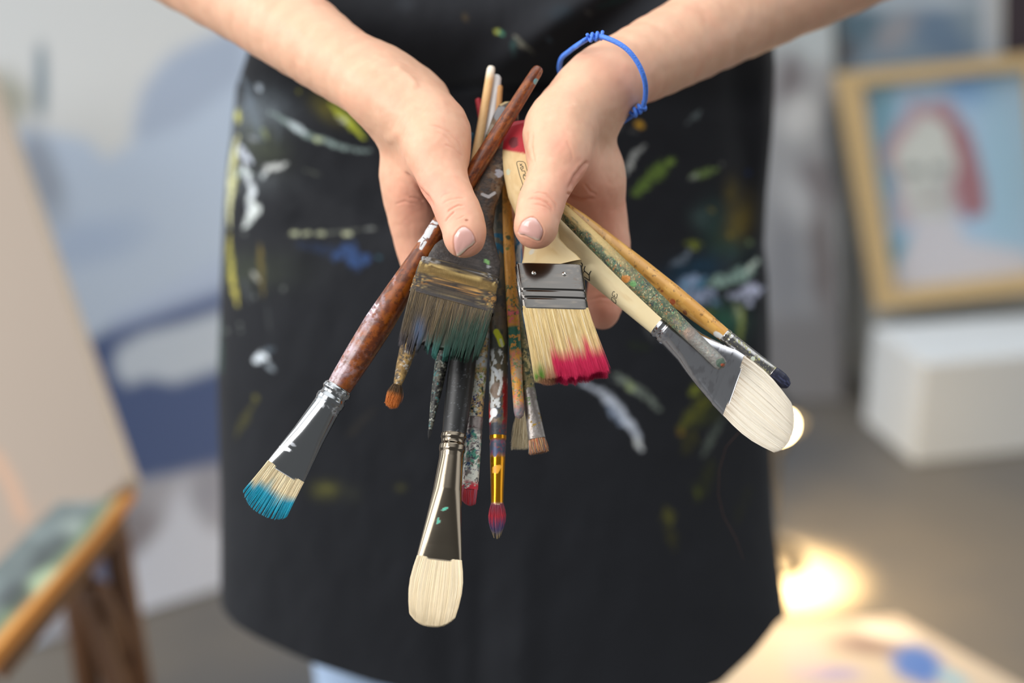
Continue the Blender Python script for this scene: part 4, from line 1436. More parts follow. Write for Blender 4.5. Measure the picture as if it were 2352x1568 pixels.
def bristles(ax, s0, s1, w0, w1, t0, t1, n, colf, mat, parent, seed, tipf=None, rad=.00011, wild=.02, off0=0, off1=0, core=True, curve=0.0, name='bristles', skew=0.0, label=None, lenvar=.03, clump=0):
    """hairs rooted across a flat or round base; s px along, w/t half sizes px; tipf(u) px to add to the length"""
    rg = np.random.default_rng(seed)
    th = rg.uniform(0, 2 * np.pi, n); rr = np.sqrt(rg.uniform(0, 1, n))
    flatb = w0 > t0 * 1.6
    if flatb:
        u = rg.uniform(-1, 1, n); v = rg.uniform(-1, 1, n) * (1 - .25 * np.abs(u) ** 6)
        k = rg.random(n) < .5
        v = np.where(k, np.sign(v) * (1 - rg.random(n) * .15), v)
    else:
        u, v = rr * np.cos(th), rr * np.sin(th)
    uu = u + wild * rg.normal(size=n); vv = v + wild * rg.normal(size=n)
    if clump:
        cs = np.sort(rg.uniform(-1, 1, clump))
        near = cs[np.abs(uu[:, None] - cs[None]).argmin(1)]
        uu = uu * .55 + near * .45
    st = s0 - 3 + rg.uniform(-1, 1, n) + skew * u * 0
    ext = tipf(u) if tipf is not None else np.zeros(n)
    ln = (s1 + ext - s0) * (1 - np.abs(rg.normal(size=n)) * lenvar)
    R_ = 6
    ks = np.linspace(0, 1, R_)
    bend = rg.normal(size=n) * wild * 14; bend2 = rg.normal(size=n) * wild * 14
    V, Cc, fc = [], [], []
    for r, k in enumerate(ks):
        s = st + ln * k
        P_, z_ = ax.at(s)
        e_ = k ** 1.15
        xo = (u * w0 * (1 - e_) + uu * w1 * e_) + off0 * (1 - k) + off1 * k + bend * np.sin(np.pi * k) + curve * np.sin(np.pi * k) * u
        yo = (v * t0 * (1 - e_) + vv * t1 * e_) + bend2 * np.sin(np.pi * k)
        m = (z_ / F)[:, None]
        c = P_ + (xo[:, None] * m) * (ax.x + np.broadcast_to(ax.sk(s), xo.shape)[:, None] * ax.d) + (yo[:, None] * m) * ax.y
        rd = rad * (1 - .75 * k ** 2)
        col = colf(np.full(n, k), u, v, s, c, rg_h)if False else colf(k, u, v, s, c)
        for q_ in range(3):
            a = 2 * np.pi * q_ / 3 + rr * 6
            V.append(c + rd * (np.cos(a)[:, None] * ax.x + np.sin(a)[:, None] * ax.y))
            Cc.append(col)
    V = np.stack(V).reshape(R_, 3, n, 3); Cc = np.stack(Cc).reshape(R_, 3, n, 3)
    V = V.transpose(2, 0, 1, 3).reshape(-1, 3); Cc = Cc.transpose(2, 0, 1, 3).reshape(-1, 3)
    base = np.arange(n) * R_ * 3
    F_ = []
    for r in range(R_ - 1):
        for q_ in range(3):
            a, b_ = r * 3 + q_, r * 3 + (q_ + 1) % 3
            F_.append(np.stack([base + a, base + b_, base + b_ + 3, base + a + 3], 1))
    F_ = np.vstack(F_)
    if core:
        nt_, nk = 48, 22
        kk = np.linspace(0, .82, nk); a = np.linspace(0, 2 * np.pi, nt_, endpoint=False)
        ex = 2 / 3.0 if flatb else 1.0
        cu = np.sign(np.cos(a)) * np.abs(np.cos(a)) ** ex; cv = np.sign(np.sin(a)) * np.abs(np.sin(a)) ** ex
        e0 = tipf(cu) if tipf is not None else np.zeros(nt_)
        CV, CC = [], []
        for k in kk:
            s = s0 + (s1 + e0 - s0) * k
            P_, z_ = ax.at(s)
            e_ = k ** 1.15; sh = .93 * (1 - .25 * max(0, k - .6) / .4)
            sh2 = .86 * (1 - .6 * max(0, k - .5) / .5)
            xo = cu * sh * (w0 * (1 - e_) + w1 * e_) + off0 * (1 - k) + off1 * k + curve * np.sin(np.pi * k) * cu
            yo = cv * sh2 * (t0 * (1 - e_) + t1 * e_)
            m = (z_ / F)[:, None]
            c = P_ + (xo[:, None] * m) * (ax.x + np.broadcast_to(ax.sk(s), xo.shape)[:, None] * ax.d) + (yo[:, None] * m) * ax.y
            CV.append(c); CC.append(colf(k, cu, cv, s, c))
        nb_ = len(V)
        V = np.vstack([V] + CV); Cc = np.vstack([Cc] + CC)
        g = grid_faces(nt_, nk, True)[:, ::-1] + nb_
        F_ = np.vstack([F_, g])
        ftip = [[nb_ + (nk - 1) * nt_ + i for i in range(nt_)]]
    else:
        ftip = []
    return mesh_obj(name, V, F_.tolist() + ftip if ftip else F_, mat, parent, col=Cc, label=label)


def hn(u, seed):       # stable per-hair random from its place
    return np.modf(np.abs(np.sin(u * 913.7 + seed * 17.3) * 43758.5))[0]


def ramp(m, a, b_):
    return a * (1 - m[:, None]) + b_ * m[:, None]


def brush(label, loc, name='paintbrush', cat='paintbrush'):
    return empty(name, loc, label, cat, 'paintbrushes fanned out in both hands')


def cream_hair(seed, base=(226, 206, 158), dark=(150, 112, 66), root=.15):
    def f(k, u, v, s, c):
        h = hn(u + v * .37, seed)
        b1 = ramp(sstep(.3, 1, h) * .6, lin(base), lin(dark))
        b1 = ramp(sstep(.85, 1, hn(u, seed + 3)), b1, np.tile(lin((240, 228, 200)), (len(u), 1)))
        return b1
    return f


# ---- A: long reddish-brown handle, blue tip (lower left)
ax = Axis((1240, 153, .828), (592, 1186, .790))
la = ax.Lpx
br = brush('long flat brush with glossy red-brown handle, chrome ferrule and turquoise-dipped bristles', ax.A)
def pA(p):
    p.patch(.5, 1.2, (132, 68, 12), stretch=5, soft=.08); p.patch(.35, .8, (84, 36, 8), stretch=4, k=.8, soft=.08)
    p.patch(.25, .6, (150, 74, 22), stretch=3, k=.4, soft=.06); p.patch(.12, .3, (64, 28, 12), k=.6)
    for x, y, rx, ry, k in [(858, 712, 16, 30, .8), (840, 740, 14, 26, .6), (822, 770, 12, 20, .5), (800, 800, 26, 22, .75), (775, 838, 30, 34, .85), (760, 870, 26, 22, .8), (790, 850, 30, 16, .5), (905, 640, 5, 18, .5), (880, 690, 6, 20, .4)]:
        n = p.nz(.5); p.mix(k * sstep(1.3, .2, np.hypot((p.X - x) / rx, (p.Y - y) / ry)) * sstep(.3, .62, n) * (np.sin(p.ang) < .4) * .95, (188, 170, 180))
    n = p.nz(.6); p.mix(.22 * sstep(600, 800, p.S) * sstep(.54, .66, n), (160, 136, 138))
    p.spot(1232, 188, 6, 7, (90, 150, 160))
    # silver stamp
    for poly in [[(984, 512), (994, 508)], [(998, 511), (1004, 513)], [(984, 518), (1000, 520)], [(990, 519), (983, 534), (976, 548)], [(996, 520), (984, 544)], [(975, 540), (966, 552), (958, 553)], [(972, 550), (966, 570)], [(977, 556), (968, 571)], [(982, 524), (974, 545), (968, 560)]]:
        p.line(poly, 3.0, (196, 198, 200), .95)
    p.line([(972, 545), (980, 552)], 1.0, (70, 30, 22)); p.line([(985, 514), (1001, 517)], .9, (70, 30, 22)); p.line([(974, 552), (966, 566)], .9, (70, 30, 22))
    for poly in [[(853, 701), (859, 696), (865, 704), (869, 698)], [(847, 713), (850, 708), (855, 710), (857, 717), (861, 710)], [(842, 724), (846, 717), (850, 722)]]:
        p.line(poly, 1.3, (214, 206, 214), .9)
part('handle', ax, [(0, 2), (2, 8), (6, 11.5), (14, 13.5), (60, 15), (200, 18), (330, 20.5), (420, 22), (520, 25), (620, 31), (700, 34.5), (780, 33), (850, 30), (878, 28)], M_wood, br, (100, 45, 10), 1, pA, nth=96)
fa_ = [(868, 31), (872, 34), (880, 35), (886, 31), (892, 31), (900, 35), (908, 35), (914, 33), (922, 33, 32), (1000, 38, 24, 0, 2.2), (1080, 47, 15, 0, 2.6), (1100, 49, 13, 0, 3), (1104, 49, 13, 0, 3)]
def pAf(p):
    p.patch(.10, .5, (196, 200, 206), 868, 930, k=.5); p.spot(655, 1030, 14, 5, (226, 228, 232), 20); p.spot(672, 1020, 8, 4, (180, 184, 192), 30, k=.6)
part('ferrule', ax, fa_, M_metal, br, (160, 162, 164), 2, pAf, 1.0, label='chrome ferrule')
def cA(k, u, v, s, c):
    x, y = proj(c)
    h = hn(u + v * .3, 4)
    b1 = cream_hair(4, (232, 216, 176), (170, 132, 84))(k, u, v, s, c)
    edge = 1152 + 9 * np.sin(u * 5) + 7 * (hn(u * .2, 7) - .5)
    m = sstep(edge - 5, edge + 5, s)
    blue = ramp(h, lin((0, 132, 162)), lin((0, 176, 204)))
    return ramp(m, b1, blue)
bristles(ax, 1100, 1196, 48, 59, 12, 14, 3600, cA, M_wet, br, 5, tipf=lambda u: 26 * (1 - np.abs(u) ** 2.6) - 8, rad=.00016, wild=.02, clump=34)

# ---- B: old dark flat brush
ax = Axis((1172, 235, .841), (1012, 822, .785))
print('B', ax.Lpx)
br = brush('old wide flat brush caked dark brown with a crusted ferrule and green-stained bristles', ax.A)
def pB(p):
    p.patch(.5, 1.5, (54, 42, 32), stretch=4, soft=.08); p.patch(.45, 1.2, (104, 76, 48), s1=260, stretch=4, k=.7); p.patch(.3, .8, (40, 36, 34), k=.7)
    p.mix(sstep(300, 340, p.S) * .8, (62, 60, 60)); p.patch(.2, .5, (92, 86, 82), s0=310, k=.5); p.patch(.12, 2, (120, 108, 92), s1=240, k=.6)
    p.spot(1150, 262, 14, 18, (116, 116, 118), 20, k=.8); p.spot(1128, 300, 10, 14, (130, 118, 100), 20, k=.8)
    p.spot(1147, 398, 10, 10, (168, 172, 182), 0, .6, .8); p.line([(1108, 446), (1122, 452), (1136, 443)], 3.5, (186, 188, 190), .9)
    p.line([(1170, 230), (1150, 240)], 3, (160, 140, 100), .8); p.spot(1119, 601, 4, 7, (140, 200, 120), -20, k=.9); p.spot(1122, 612, 5, 4, (190, 194, 196), 0, k=.8); p.spot(1118, 318, 5, 10, (36, 70, 46), 0, k=.7)
part('handle', ax, [(0, 4, 4), (4, 14, 9), (14, 24, 12), (40, 30, 14), (90, 34, 14), (160, 37, 14), (215, 33, 14), (250, 32, 14), (290, 38, 14, 0, 2.6), (318, 50, 13, 0, 3), (340, 62, 13, 0, 3.5), (352, 72, 13, -2, 4), (362, 78, 13, -3, 4.5), (385, 84, 13, -4, 5), (400, 86, 13, -4, 5)], M_crust, br, (76, 58, 42), 11, pB)
axB = Axis((1058, 634, .7975), (1014, 822, .780))
def pBf(p):
    p.patch(.5, 1.2, (66, 58, 50)); p.patch(.2, .5, (136, 118, 80), k=.7); p.patch(.12, .4, (196, 150, 84), s0=30, k=.8); p.patch(.35, .8, (46, 42, 42), k=.8)
    p.mix(sstep(9, 16, p.S) * sstep(38, 30, p.S) * (np.abs(np.cos(p.ang)) < .9) * .65, (124, 98, 46), .2)
    p.patch(.3, .5, (196, 170, 110), 8, 17, stretch=8, k=.9); p.patch(.25, .5, (180, 180, 180), -12, 6, k=.5); p.patch(.3, .5, (170, 122, 62), 42, 56, k=.8)
    p.mix(sstep(66, 72, p.S) * .8, (56, 54, 56))
cosr = 0
# ferrule lies across: rolled slightly about the view axis, right side lower
class AxisX(Axis):
    def __init__(s, p0, p1, left, right):
        Axis.__init__(s, p0, p1)
        e_ = wp(*right) - wp(*left); s.x = e_ / np.linalg.norm(e_)
        y_ = np.cross(s.x, s.d); y_ /= np.linalg.norm(y_)
        s.y = y_ if y_ @ FW > 0 else -y_
axB = AxisX((1056, 622, .7975), (1008, 808, .780), (962, 603, .7975), (1143, 652, .7975))
part('ferrule', axB, [(-7, 86, 15, 0, 7), (-5, 92, 18, 0, 7), (-3, 93, 18, 0, 7), (0, 90, 16, 0, 7), (5, 94, 18, 0, 7), (12, 95, 19, 0, 7), (33, 97, 19, 0, 7), (37, 95, 17, 0, 7), (40, 98, 19, 0, 7), (52, 99, 19, 0, 7), (56, 97, 17, 0, 7), (60, 99, 18, 0, 7), (78, 100, 17, 0, 7)], M_dullmetal, br, (78, 68, 54), 12, pBf, .0, label='tarnished ferrule crusted with old paint')
def cB(k, u, v, s, c):
    h = hn(u + v * .31, 6); h2 = hn(u * 1.7 + v, 8)
    b1 = ramp(h, lin((74, 62, 44)), lin((132, 110, 74))); b1 = ramp(sstep(.4, .9, h2) * .8, b1, np.tile(lin((46, 38, 30)), (len(u), 1)))
    x, y = proj(c)
    g = sstep(.42, .7, k + (u * .35) + (h - .5) * .6) * sstep(-.35, .1, u + (h2 - .5) * .2)
    b1 = ramp(g * .9, b1, ramp(h2, lin((10, 44, 36)), lin((20, 82, 66))))
    g = sstep(.75, .95, k) * sstep(.1, -.2, u)
    b1 = ramp(g * .9, b1, ramp(h, lin((38, 34, 40)), lin((90, 84, 96))))
    g = np.exp(-(((x - 962) / 12) ** 2 + ((y - 762) / 26) ** 2)) * (v < 0)
    b1 = ramp(np.clip(g * 1.3, 0, 1) * .9, b1, ramp(h2, lin((110, 110, 132)), lin((40, 92, 128))))
    g = sstep(.85, .97, k) * np.exp(-((u + .08) / .28) ** 2)
    return ramp(np.clip(g, 0, 1) * .8, b1, np.tile(lin((60, 138, 128)), (len(u), 1)))
bristles(axB, 76, 200, 97, 94, 16, 17, 9000, cB, M_wet, br, 15, tipf=lambda u: 6 + 4 * np.sin(u * 9 + 1) - 38 * np.clip(u - .2, 0, 1) ** 2 - 10 * np.exp(-((u + .38) / .10) ** 2) + 8 * np.exp(-((u + .68) / .12) ** 2), rad=.00012, wild=.04, off1=-2, clump=26, lenvar=.10)

# ---- C: pale wooden flat brush with red end and pink tips
axC = AxisX((1192, 283, .833), (1296, 880, .776), (1185, 613, .80), (1338, 617, .80))
br = brush('wide flat brush with pale wooden handle, red hanging end, steel ferrule and pink-tipped bristles', axC.A)
axh = Axis((1186, 280, .834), (1264, 612, .803))
def pC(p):
    p.grain(.5, (196, 160, 104), .35); p.patch(.3, 1.5, (232, 212, 166), stretch=8, k=.5)
    slope = p.Y - (343 + .18 * (p.X - 1150))
    p.mix(sstep(3, -3, slope + (p.nz(2) - .5) * 3), (176, 10, 34))
    p.spot(1180, 327, 11, 13, (96, 6, 20), 20, .05, .9); p.spot(1167, 395, 5, 7, (190, 206, 184), k=.7); p.spot(1222, 578, 5, 8, (214, 214, 206), 40, k=.7)
hC = part('handle', axh, [(0, 6, 4), (3, 20, 8, 4, 2.4), (12, 36, 12, 5, 2.6), (40, 50, 15, 5, 2.6), (65, 56, 16, 3, 2.6), (110, 58, 16, 2, 2.6), (165, 57, 15, -1, 2.6), (215, 48, 14, -2, 2.6), (255, 42, 14, -4, 2.8), (285, 42, 14, -6, 3), (310, 53, 14, -4, 3.4), (330, 66, 14, -1, 4), (345, 72, 13, 1, 5)], M_raw, br, (222, 194, 142), 21, pC)
axF = AxisX((1261, 612, .8015), (1300, 880, .776), (1185, 613, .8015), (1338, 617, .8015))
def pCf(p):
    p.patch(.2, .8, (120, 112, 104), k=.5, metal=1.0)
    e_ = p.X - (1330 + (p.Y - 615) * .18)
    p.patch(.08, .3, (96, 80, 66), 12, 60, k=.4, metal=.9)
part('ferrule', axF, [(0, 75, 17, 0, 6), (2, 76, 18, 0, 6), (18, 76, 18, 0, 6), (58, 76, 18, 0, 6), (62, 75, 16.5, 0, 6), (66, 76, 18, 0, 6), (76, 76, 18, 0, 6), (80, 75, 16.5, 0, 6), (84, 76, 18, 0, 6), (103, 76, 17.5, 0, 6), (104, 76, 16, 0, 6)], M_metal, br, (98, 95, 92), 22, pCf, 1.0, step=.8, label='steel ferrule')
fer = [o for o in br.children if o.name.startswith('ferrule')][0]
for k_ in (0, 1):
    sx = (-75.5 - 1.5 * k_) * (1 if axF.x @ RX > 0 else -1)
    Pa, za = axF.at(np.array([3.0, 102.0]))
    sp = [Pa[i] + axF.x * (sx * za[i] / F) + axF.y * ((-9 + 8 * k_) * za[i] / F) for i in (0, 1)]
    tube('seam', sp, .0005, M_metal, fer, 8, col=np.tile(np.append(lin((150, 148, 146)), 1), (16, 1)))
bv = bvh_of([fer])
for (x, y) in ((1226, 627), (1296, 629)):
    c = cast(bv, x, y, 0)
    ico = []
    a = np.linspace(0, 2 * np.pi, 20, endpoint=False)
    nrm_ = -axF.y
    rws = [(0.0, 5.5), (.8, 5.4), (1.8, 4.5), (2.6, 2.8), (2.9, .2)]
    V = np.concatenate([c + nrm_ * (h_ * .00024) + r_ * .000243 * (np.cos(a)[:, None] * axF.x + np.sin(a)[:, None] * axF.d) for h_, r_ in rws])
    mesh_obj('rivet', V, grid_faces(20, len(rws), True), M_metal, fer, col=np.tile(np.append(lin((200, 196, 190)), 1), (len(V), 1)))
def cC(k, u, v, s, c):
    b1 = cream_hair(24, (226, 200, 142), (140, 100, 54))(k, u, v, s, c)
    h = hn(u + v * .3, 25); x, y = proj(c)
    g = sstep(.62, .70, k + (h - .5) * .10 + .04 * np.sin(u * 13) + .05 * u) * sstep(-.52, -.44, u) * (1 - .8 * sstep(.9, 1.0, u) * (k < .75))
    b1 = ramp(g, b1, ramp(h, lin((190, 14, 66)), lin((222, 44, 96))))
    g2 = sstep(.84, .93, k) * sstep(-.95, -.8, u) * sstep(-.4, -.5, u)
    b1 = ramp(g2 * .7, b1, np.tile(lin((170, 84, 72)), (len(u), 1)))
    g = np.exp(-((np.sin(u * 9 + .5) - .9) / .5) ** 2) * np.exp(-((k - .88) / .05) ** 2) * sstep(-.1, .1, u) * (v < 0)
    b1 = ramp(g * .9, b1, ramp(h, lin((70, 60, 74)), lin((110, 96, 108))))
    g = np.clip(np.exp(-(((x - 1246) / 9) ** 2 + ((y - 860) / 12) ** 2) ** 2) + np.exp(-(((x - 1232) / 5) ** 2 + ((y - 868) / 8) ** 2) ** 2), 0, 1)
    return ramp(g * .95, b1, ramp(h, lin((50, 128, 20)), lin((92, 170, 40))))
bristles(axF, 103, 264, 75, 84, 15, 24, 9000, cC, M_hair, br, 26, tipf=lambda u: 6 - 20 * np.clip(u, 0, 1) ** 1.3 + 3 * np.sin(u * 17 + 2 * np.sin(u * 5)) - 12 * np.exp(-((u - .32) / .03) ** 2) - 12 * np.exp(-((u - .02) / .02) ** 2), rad=.00011, wild=.028, off0=0, off1=16, lenvar=.04, clump=0)

# ---- D: thick pale "30" brush with white filbert bristles
axD = Axis((1205, 470, .828), (1826, 1006, .796))
LD = axD.Lpx
axD.skw = (520, 630, .40 if axD.x @ (-UP) > 0 else -.40)
br = brush('thick natural-wood brush marked 30 with silver ferrule and broad white bristles', axD.A)
def sD(x, y): # px along the axis
    d = np.array([1826 - 1205, 1006 - 470]) / LD
    return (x - 1205) * d[0] + (y - 470) * d[1]
def pD(p):
    p.grain(.6, (214, 176, 118), .35); p.patch(.4, 3, (255, 238, 194), stretch=6, k=.5)
hD = part('handle', axD, [(0, 4), (3, 14), (10, 24), (40, 33), (110, 37), (180, 39), (250, 38), (330, 36), (400, 34), (421, 33.5)], M_raw, br, (253, 232, 184), 31, pD, nth=96)
def pDf(p): p.patch(.15, 1, (150, 146, 150), k=.4, metal=1)
fD = part('ferrule', axD, [(412, 33), (414, 38), (421, 39), (425, 36), (430, 36), (434, 40), (442, 40), (448, 38), (452, 38, 37), (500, 42, 30, 0, 2.3), (560, 56, 20, 0, 2.6), (600, 64, 16, 0, 3), (604, 66, 15, 0, 3), (638, 70, 14, 0, 3), (640, 70, 14, 0, 3)], M_metal, br, (196, 196, 200), 32, pDf, 1.0, label='silver ferrule')
def cD(k, u, v, s, c):
    h = hn(u + v * .3, 35)
    b1 = ramp(h * .7, lin((250, 243, 230)), lin((238, 224, 200)))
    return ramp(np.full(len(u), 1.0) * sstep(.25, 0, k) * h * .6, b1, np.tile(lin((150, 112, 70)), (len(u), 1)))
bristles(axD, 638, 800, 67, 56, 13, 13, 5200, cD, M_hair, br, 36, tipf=lambda u: 28 * (1 - np.abs(u) ** 2.4) - 14 - 10 * u * 0, rad=.00013, wild=.008, curve=8, lenvar=.03)

# ---- E: green crusted handle lying over D
axE = Axis((1262, 455, .812), (1662, 842, .783))
br = brush('slim brush handle crusted with green and ochre paint, lying over the brush marked 30', axE.A)
def pE(p):
    p.patch(.5, 1.6, (66, 82, 64), stretch=3, soft=.1); p.patch(.3, .7, (104, 108, 78), k=.8, soft=.08); p.patch(.20, .4, (140, 130, 92), k=.7); p.patch(.12, .3, (46, 56, 62), k=.8); p.patch(.05, .2, (196, 190, 150), k=.8); p.patch(.04, .2, (176, 110, 60)); p.patch(.04, .2, (92, 140, 100))
    n = p.nz(.8, 5); side = np.cos(p.ang)
    p.mix(sstep(300, 110, p.S) * sstep(-.25, .3, -side * p_side + (n - .5) * 1.4) * (np.sin(p.ang) < .5), (206, 176, 116))
    p.spot(1437, 640, 10, 9, (196, 124, 52), k=.8); p.spot(1455, 652, 8, 7, (92, 150, 88), k=.8); p.spot(1583, 766, 12, 14, (170, 120, 80), k=.8)
    p.mix(sstep(400, 470, p.S) * .75, (142, 140, 138), .3); p.patch(.3, .8, (112, 104, 98), 400, 560, k=.6)
    p.spot(1654, 833, 11, 12, (66, 86, 72), k=.9); p.spot(1660, 838, 5, 4, (170, 80, 52), k=.9)
p_side = 1.0 if axE.x @ (RX - UP * 0) < 0 else -1.0
part('handle', axE, [(0, 3), (3, 10), (10, 14), (60, 17), (160, 19.5), (280, 21), (360, 20), (420, 17), (500, 15.5), (545, 15.5), (553, 13), (557, 6), (558, 2)], M_crust, br, (84, 96, 74), 41, pE)

# ---- F: amber handle with small dark brush
axG = Axis((1270, 458, .828), (1812, 886, .800))
br = brush('slim amber-varnished brush with a white drip, thin silver ferrule and navy tip', axG.A)
def pF(p):
    p.patch(.4, 2, (196, 140, 62), stretch=5, k=.7); p.patch(.2, 1, (228, 176, 92), stretch=5, k=.6)
    p.patch(.05, .5, (120, 84, 44), k=.8); p.spot(1545, 693, 6, 6, (176, 70, 36), k=.9); p.spot(1573, 718, 6, 4, (130, 70, 30), 40, k=.9); p.spot(1520, 668, 4, 3, (150, 84, 40)); p.spot(1490, 640, 16, 3, (146, 100, 50), 40, k=.6)
    p.line([(1644, 766), (1654, 772), (1666, 782), (1668, 790)], 5.5, (236, 234, 228)); p.spot(1648, 769, 8, 6, (240, 238, 232)); p.spot(1672, 772, 5, 3, (70, 84, 120))
part('handle', axG, [(0, 3), (3, 9), (20, 14), (80, 19), (150, 21), (260, 23), (350, 23), (430, 20), (480, 17), (508, 15.5)], M_wood, br, (212, 158, 76), 51, pF)
def pFf(p): p.patch(.25, .6, (120, 112, 96), k=.7, metal=.6); p.patch(.08, .4, (150, 150, 70), k=.8); p.spot(1729, 824, 5, 6, (196, 206, 190), k=.9)
part('ferrule', axG, [(500, 15), (503, 17), (510, 17), (513, 15.5), (520, 16.5), (530, 16, 15), (600, 16, 13), (640, 17, 10, 0, 2.5), (642, 17, 10, 0, 2.5)], M_metal, br, (170, 168, 166), 52, pFf, 1.0, label='paint-flecked silver ferrule')
part('bristles', axG, [(640, 16, 9), (650, 17.5, 9), (668, 17.5, 8), (682, 14, 6), (690, 8, 3), (692, 2, 1)], M_wet, br, (28, 30, 48), 53, lambda p: p.patch(.25, .4, (52, 56, 82), stretch=10), label='navy bristles')

# ---- G: little orange-tipped brush
ax = Axis((1082, 305, .858), (897, 938, .805))
br = brush('small brush with ochre-crusted handle and orange tip, lowest left below the dark flat brush', ax.A)
def pG(p):
    p.patch(.4, 1, (150, 118, 70), k=.9); p.patch(.25, .6, (196, 160, 100)); p.patch(.2, .5, (92, 80, 66)); p.patch(.1, .4, (206, 200, 190)); p.mix(sstep(420, 360, p.S), (14, 36, 64)); p.mix(sstep(60, 30, p.S), (20, 70, 92))
part('handle', ax, [(0, 5), (4, 9), (60, 11), (240, 13), (420, 18), (520, 19), (560, 15.5), (590, 11.5), (604, 9)], M_crust, br, (156, 126, 78), 61, pG, nth=48)
def cG(k, u, v, s, c):
    h = hn(u + v, 62); b1 = ramp(h, lin((120, 92, 60)), lin((70, 54, 40)))
    return ramp(sstep(.45, .6, np.full(len(u), k) + (h - .5) * .2), b1, ramp(h, lin((206, 112, 40)), lin((232, 140, 62))))
bristles(ax, 602, 654, 8, 14, 8, 12, 1100, cG, M_wet, br, 63, tipf=lambda u: 7 * (1 - u * u), rad=.00012, wild=.2, curve=2, lenvar=.08, label='orange-tipped bristles')

# ---- H: thin dark pointed brush, pale stick end on top
ax = Axis((1129, 152, .868), (983, 1018, .803))
br = brush('thin pointed brush, pale wooden at its upper end and crusted near-black towards the needle tip', ax.A)
def pH(p):
    p.grain(.4, (196, 150, 92), .4); p.mix(sstep(40, 10, p.S), (236, 224, 206))
    p.mix(sstep(300, 420, p.S), (58, 58, 54)); p.patch(.35, .6, (98, 96, 84), s0=420); p.patch(.12, .4, (168, 168, 156), s0=420); p.patch(.06, .4, (70, 120, 120), s0=600); p.patch(.3, .7, (34, 34, 34), s0=420)
part('handle', ax, [(0, 2.5), (2, 7), (6, 9), (14, 9.5), (120, 9.5), (260, 12), (480, 15), (650, 16), (720, 14), (760, 12), (830, 6), (846, 4.5)], M_crust, br, (222, 180, 126), 71, pH, nth=48)
bristles(ax, 840, 872, 4, .8, 4, .8, 160, lambda k, u, v, s, c: np.tile(lin((26, 26, 28)), (len(u), 1)), M_wet, br, 72, rad=.0001, wild=.1, label='black bristles')

# ---- I: black-handled brush, broad white filbert, bottom
ax = Axis((1141, 172, .872), (990, 1444, .768))
br = brush('large brush with black handle, pewter ferrule and clean cream filbert bristles, hanging lowest', ax.A)
def pI(p):
    p.mix(sstep(200, 140, p.S), (216, 214, 212)); p.patch(.03, .3, (70, 72, 76), s0=500)
part('handle', ax, [(0, 3), (3, 8), (8, 11), (60, 12), (200, 14), (380, 20), (560, 29), (700, 31.5), (800, 29), (842, 27)], M_black, br, (14, 14, 15), 81, pI)
def pIf(p):
    p.spot(1022, 1168, 8, 3.5, (80, 176, 150), -25); p.spot(1006, 1196, 3.5, 8, (80, 168, 146), 5)
    p.patch(.3, .8, (140, 104, 44), 880, 1010, k=0)
part('ferrule', ax, [(830, 27), (832, 29.5), (840, 30), (846, 27.5), (852, 27.5), (858, 30.5), (868, 30.5), (874, 28.5), (884, 28), (960, 33, 26), (1030, 41, 21, 0, 2.4), (1090, 49, 17, 0, 2.7), (1122, 53, 15, 0, 3), (1124, 53, 15, 0, 3)], M_metal, br, (124, 114, 100), 82, pIf, 1.0, label='pewter ferrule')
def cI(k, u, v, s, c):
    h = hn(u * .6 + v * .1, 83)
    return ramp(h, lin((246, 232, 204)), lin((234, 212, 172)))
bristles(ax, 1122, 1262, 51, 53, 14, 13, 5200, cI, M_hair, br, 84, tipf=lambda u: 26 * (1 - np.abs(u) ** 2.6) - 10, rad=.00014, wild=.006, curve=9, lenvar=.012, off1=-1)

# ---- J: paint-speckled brush with red tip
ax = Axis((1149, 196, .862), (1076, 1162, .803))
br = brush('slim pale-wood brush speckled white, blue and green with a flat red tip', ax.A)
def pJ(p):
    p.grain(.4, (150, 122, 76), .6); p.mix(sstep(400, 300, p.S), (176, 128, 76))
    p.patch(.35, .7, (222, 222, 210), s0=560); p.patch(.08, .6, (60, 120, 110), s0=600, s1=900); p.patch(.07, .3, (58, 62, 130), s0=560, s1=900); p.patch(.10, .5, (140, 168, 80), s0=600, s1=720); p.patch(.08, .4, (40, 42, 50), s0=560)
    p.mix(sstep(655, 645, p.S) * sstep(625, 635, p.S) * (p.nz(.9) > .4), (206, 212, 214))
part('handle', ax, [(0, 3), (3, 6), (80, 7), (300, 11), (560, 18), (680, 18.5), (772, 17)], M_crust, br, (206, 176, 120), 91, pJ, nth=56)
def pJf(p):
    p.patch(.55, .8, (226, 226, 214), s0=800, k=.95); p.patch(.28, .7, (84, 150, 128), s0=795, s1=880); p.patch(.14, .5, (44, 72, 110), s0=795, s1=890); p.patch(.06, .4, (90, 34, 44), k=.9)
    p.patch(.08, .4, (60, 62, 68), s0=795); p.mix(sstep(905, 925, p.S) * (p.nz(.7) > .45), (206, 52, 66))
part('ferrule', ax, [(764, 18), (768, 18.5), (790, 18.5), (792, 17.5), (796, 18.5), (860, 19, 17), (930, 19, 11, 0, 2.6)], M_dullmetal, br, (150, 140, 136), 92, pJf, .7, nth=56, label='paint-speckled ferrule')
def cJ(k, u, v, s, c):
    h = hn(u + v, 93); return ramp(sstep(.4, 1, h) * .8, ramp(h, lin((190, 36, 46)), lin((206, 60, 66))), np.tile(lin((150, 120, 140)), (len(u), 1)))
bristles(ax, 928, 962, 17.5, 16, 9, 7, 1200, cJ, M_wet, br, 94, tipf=lambda u: 8 * (1 - u * u) + 3 * u, rad=.00015, wild=.03, lenvar=.04, label='red bristles')

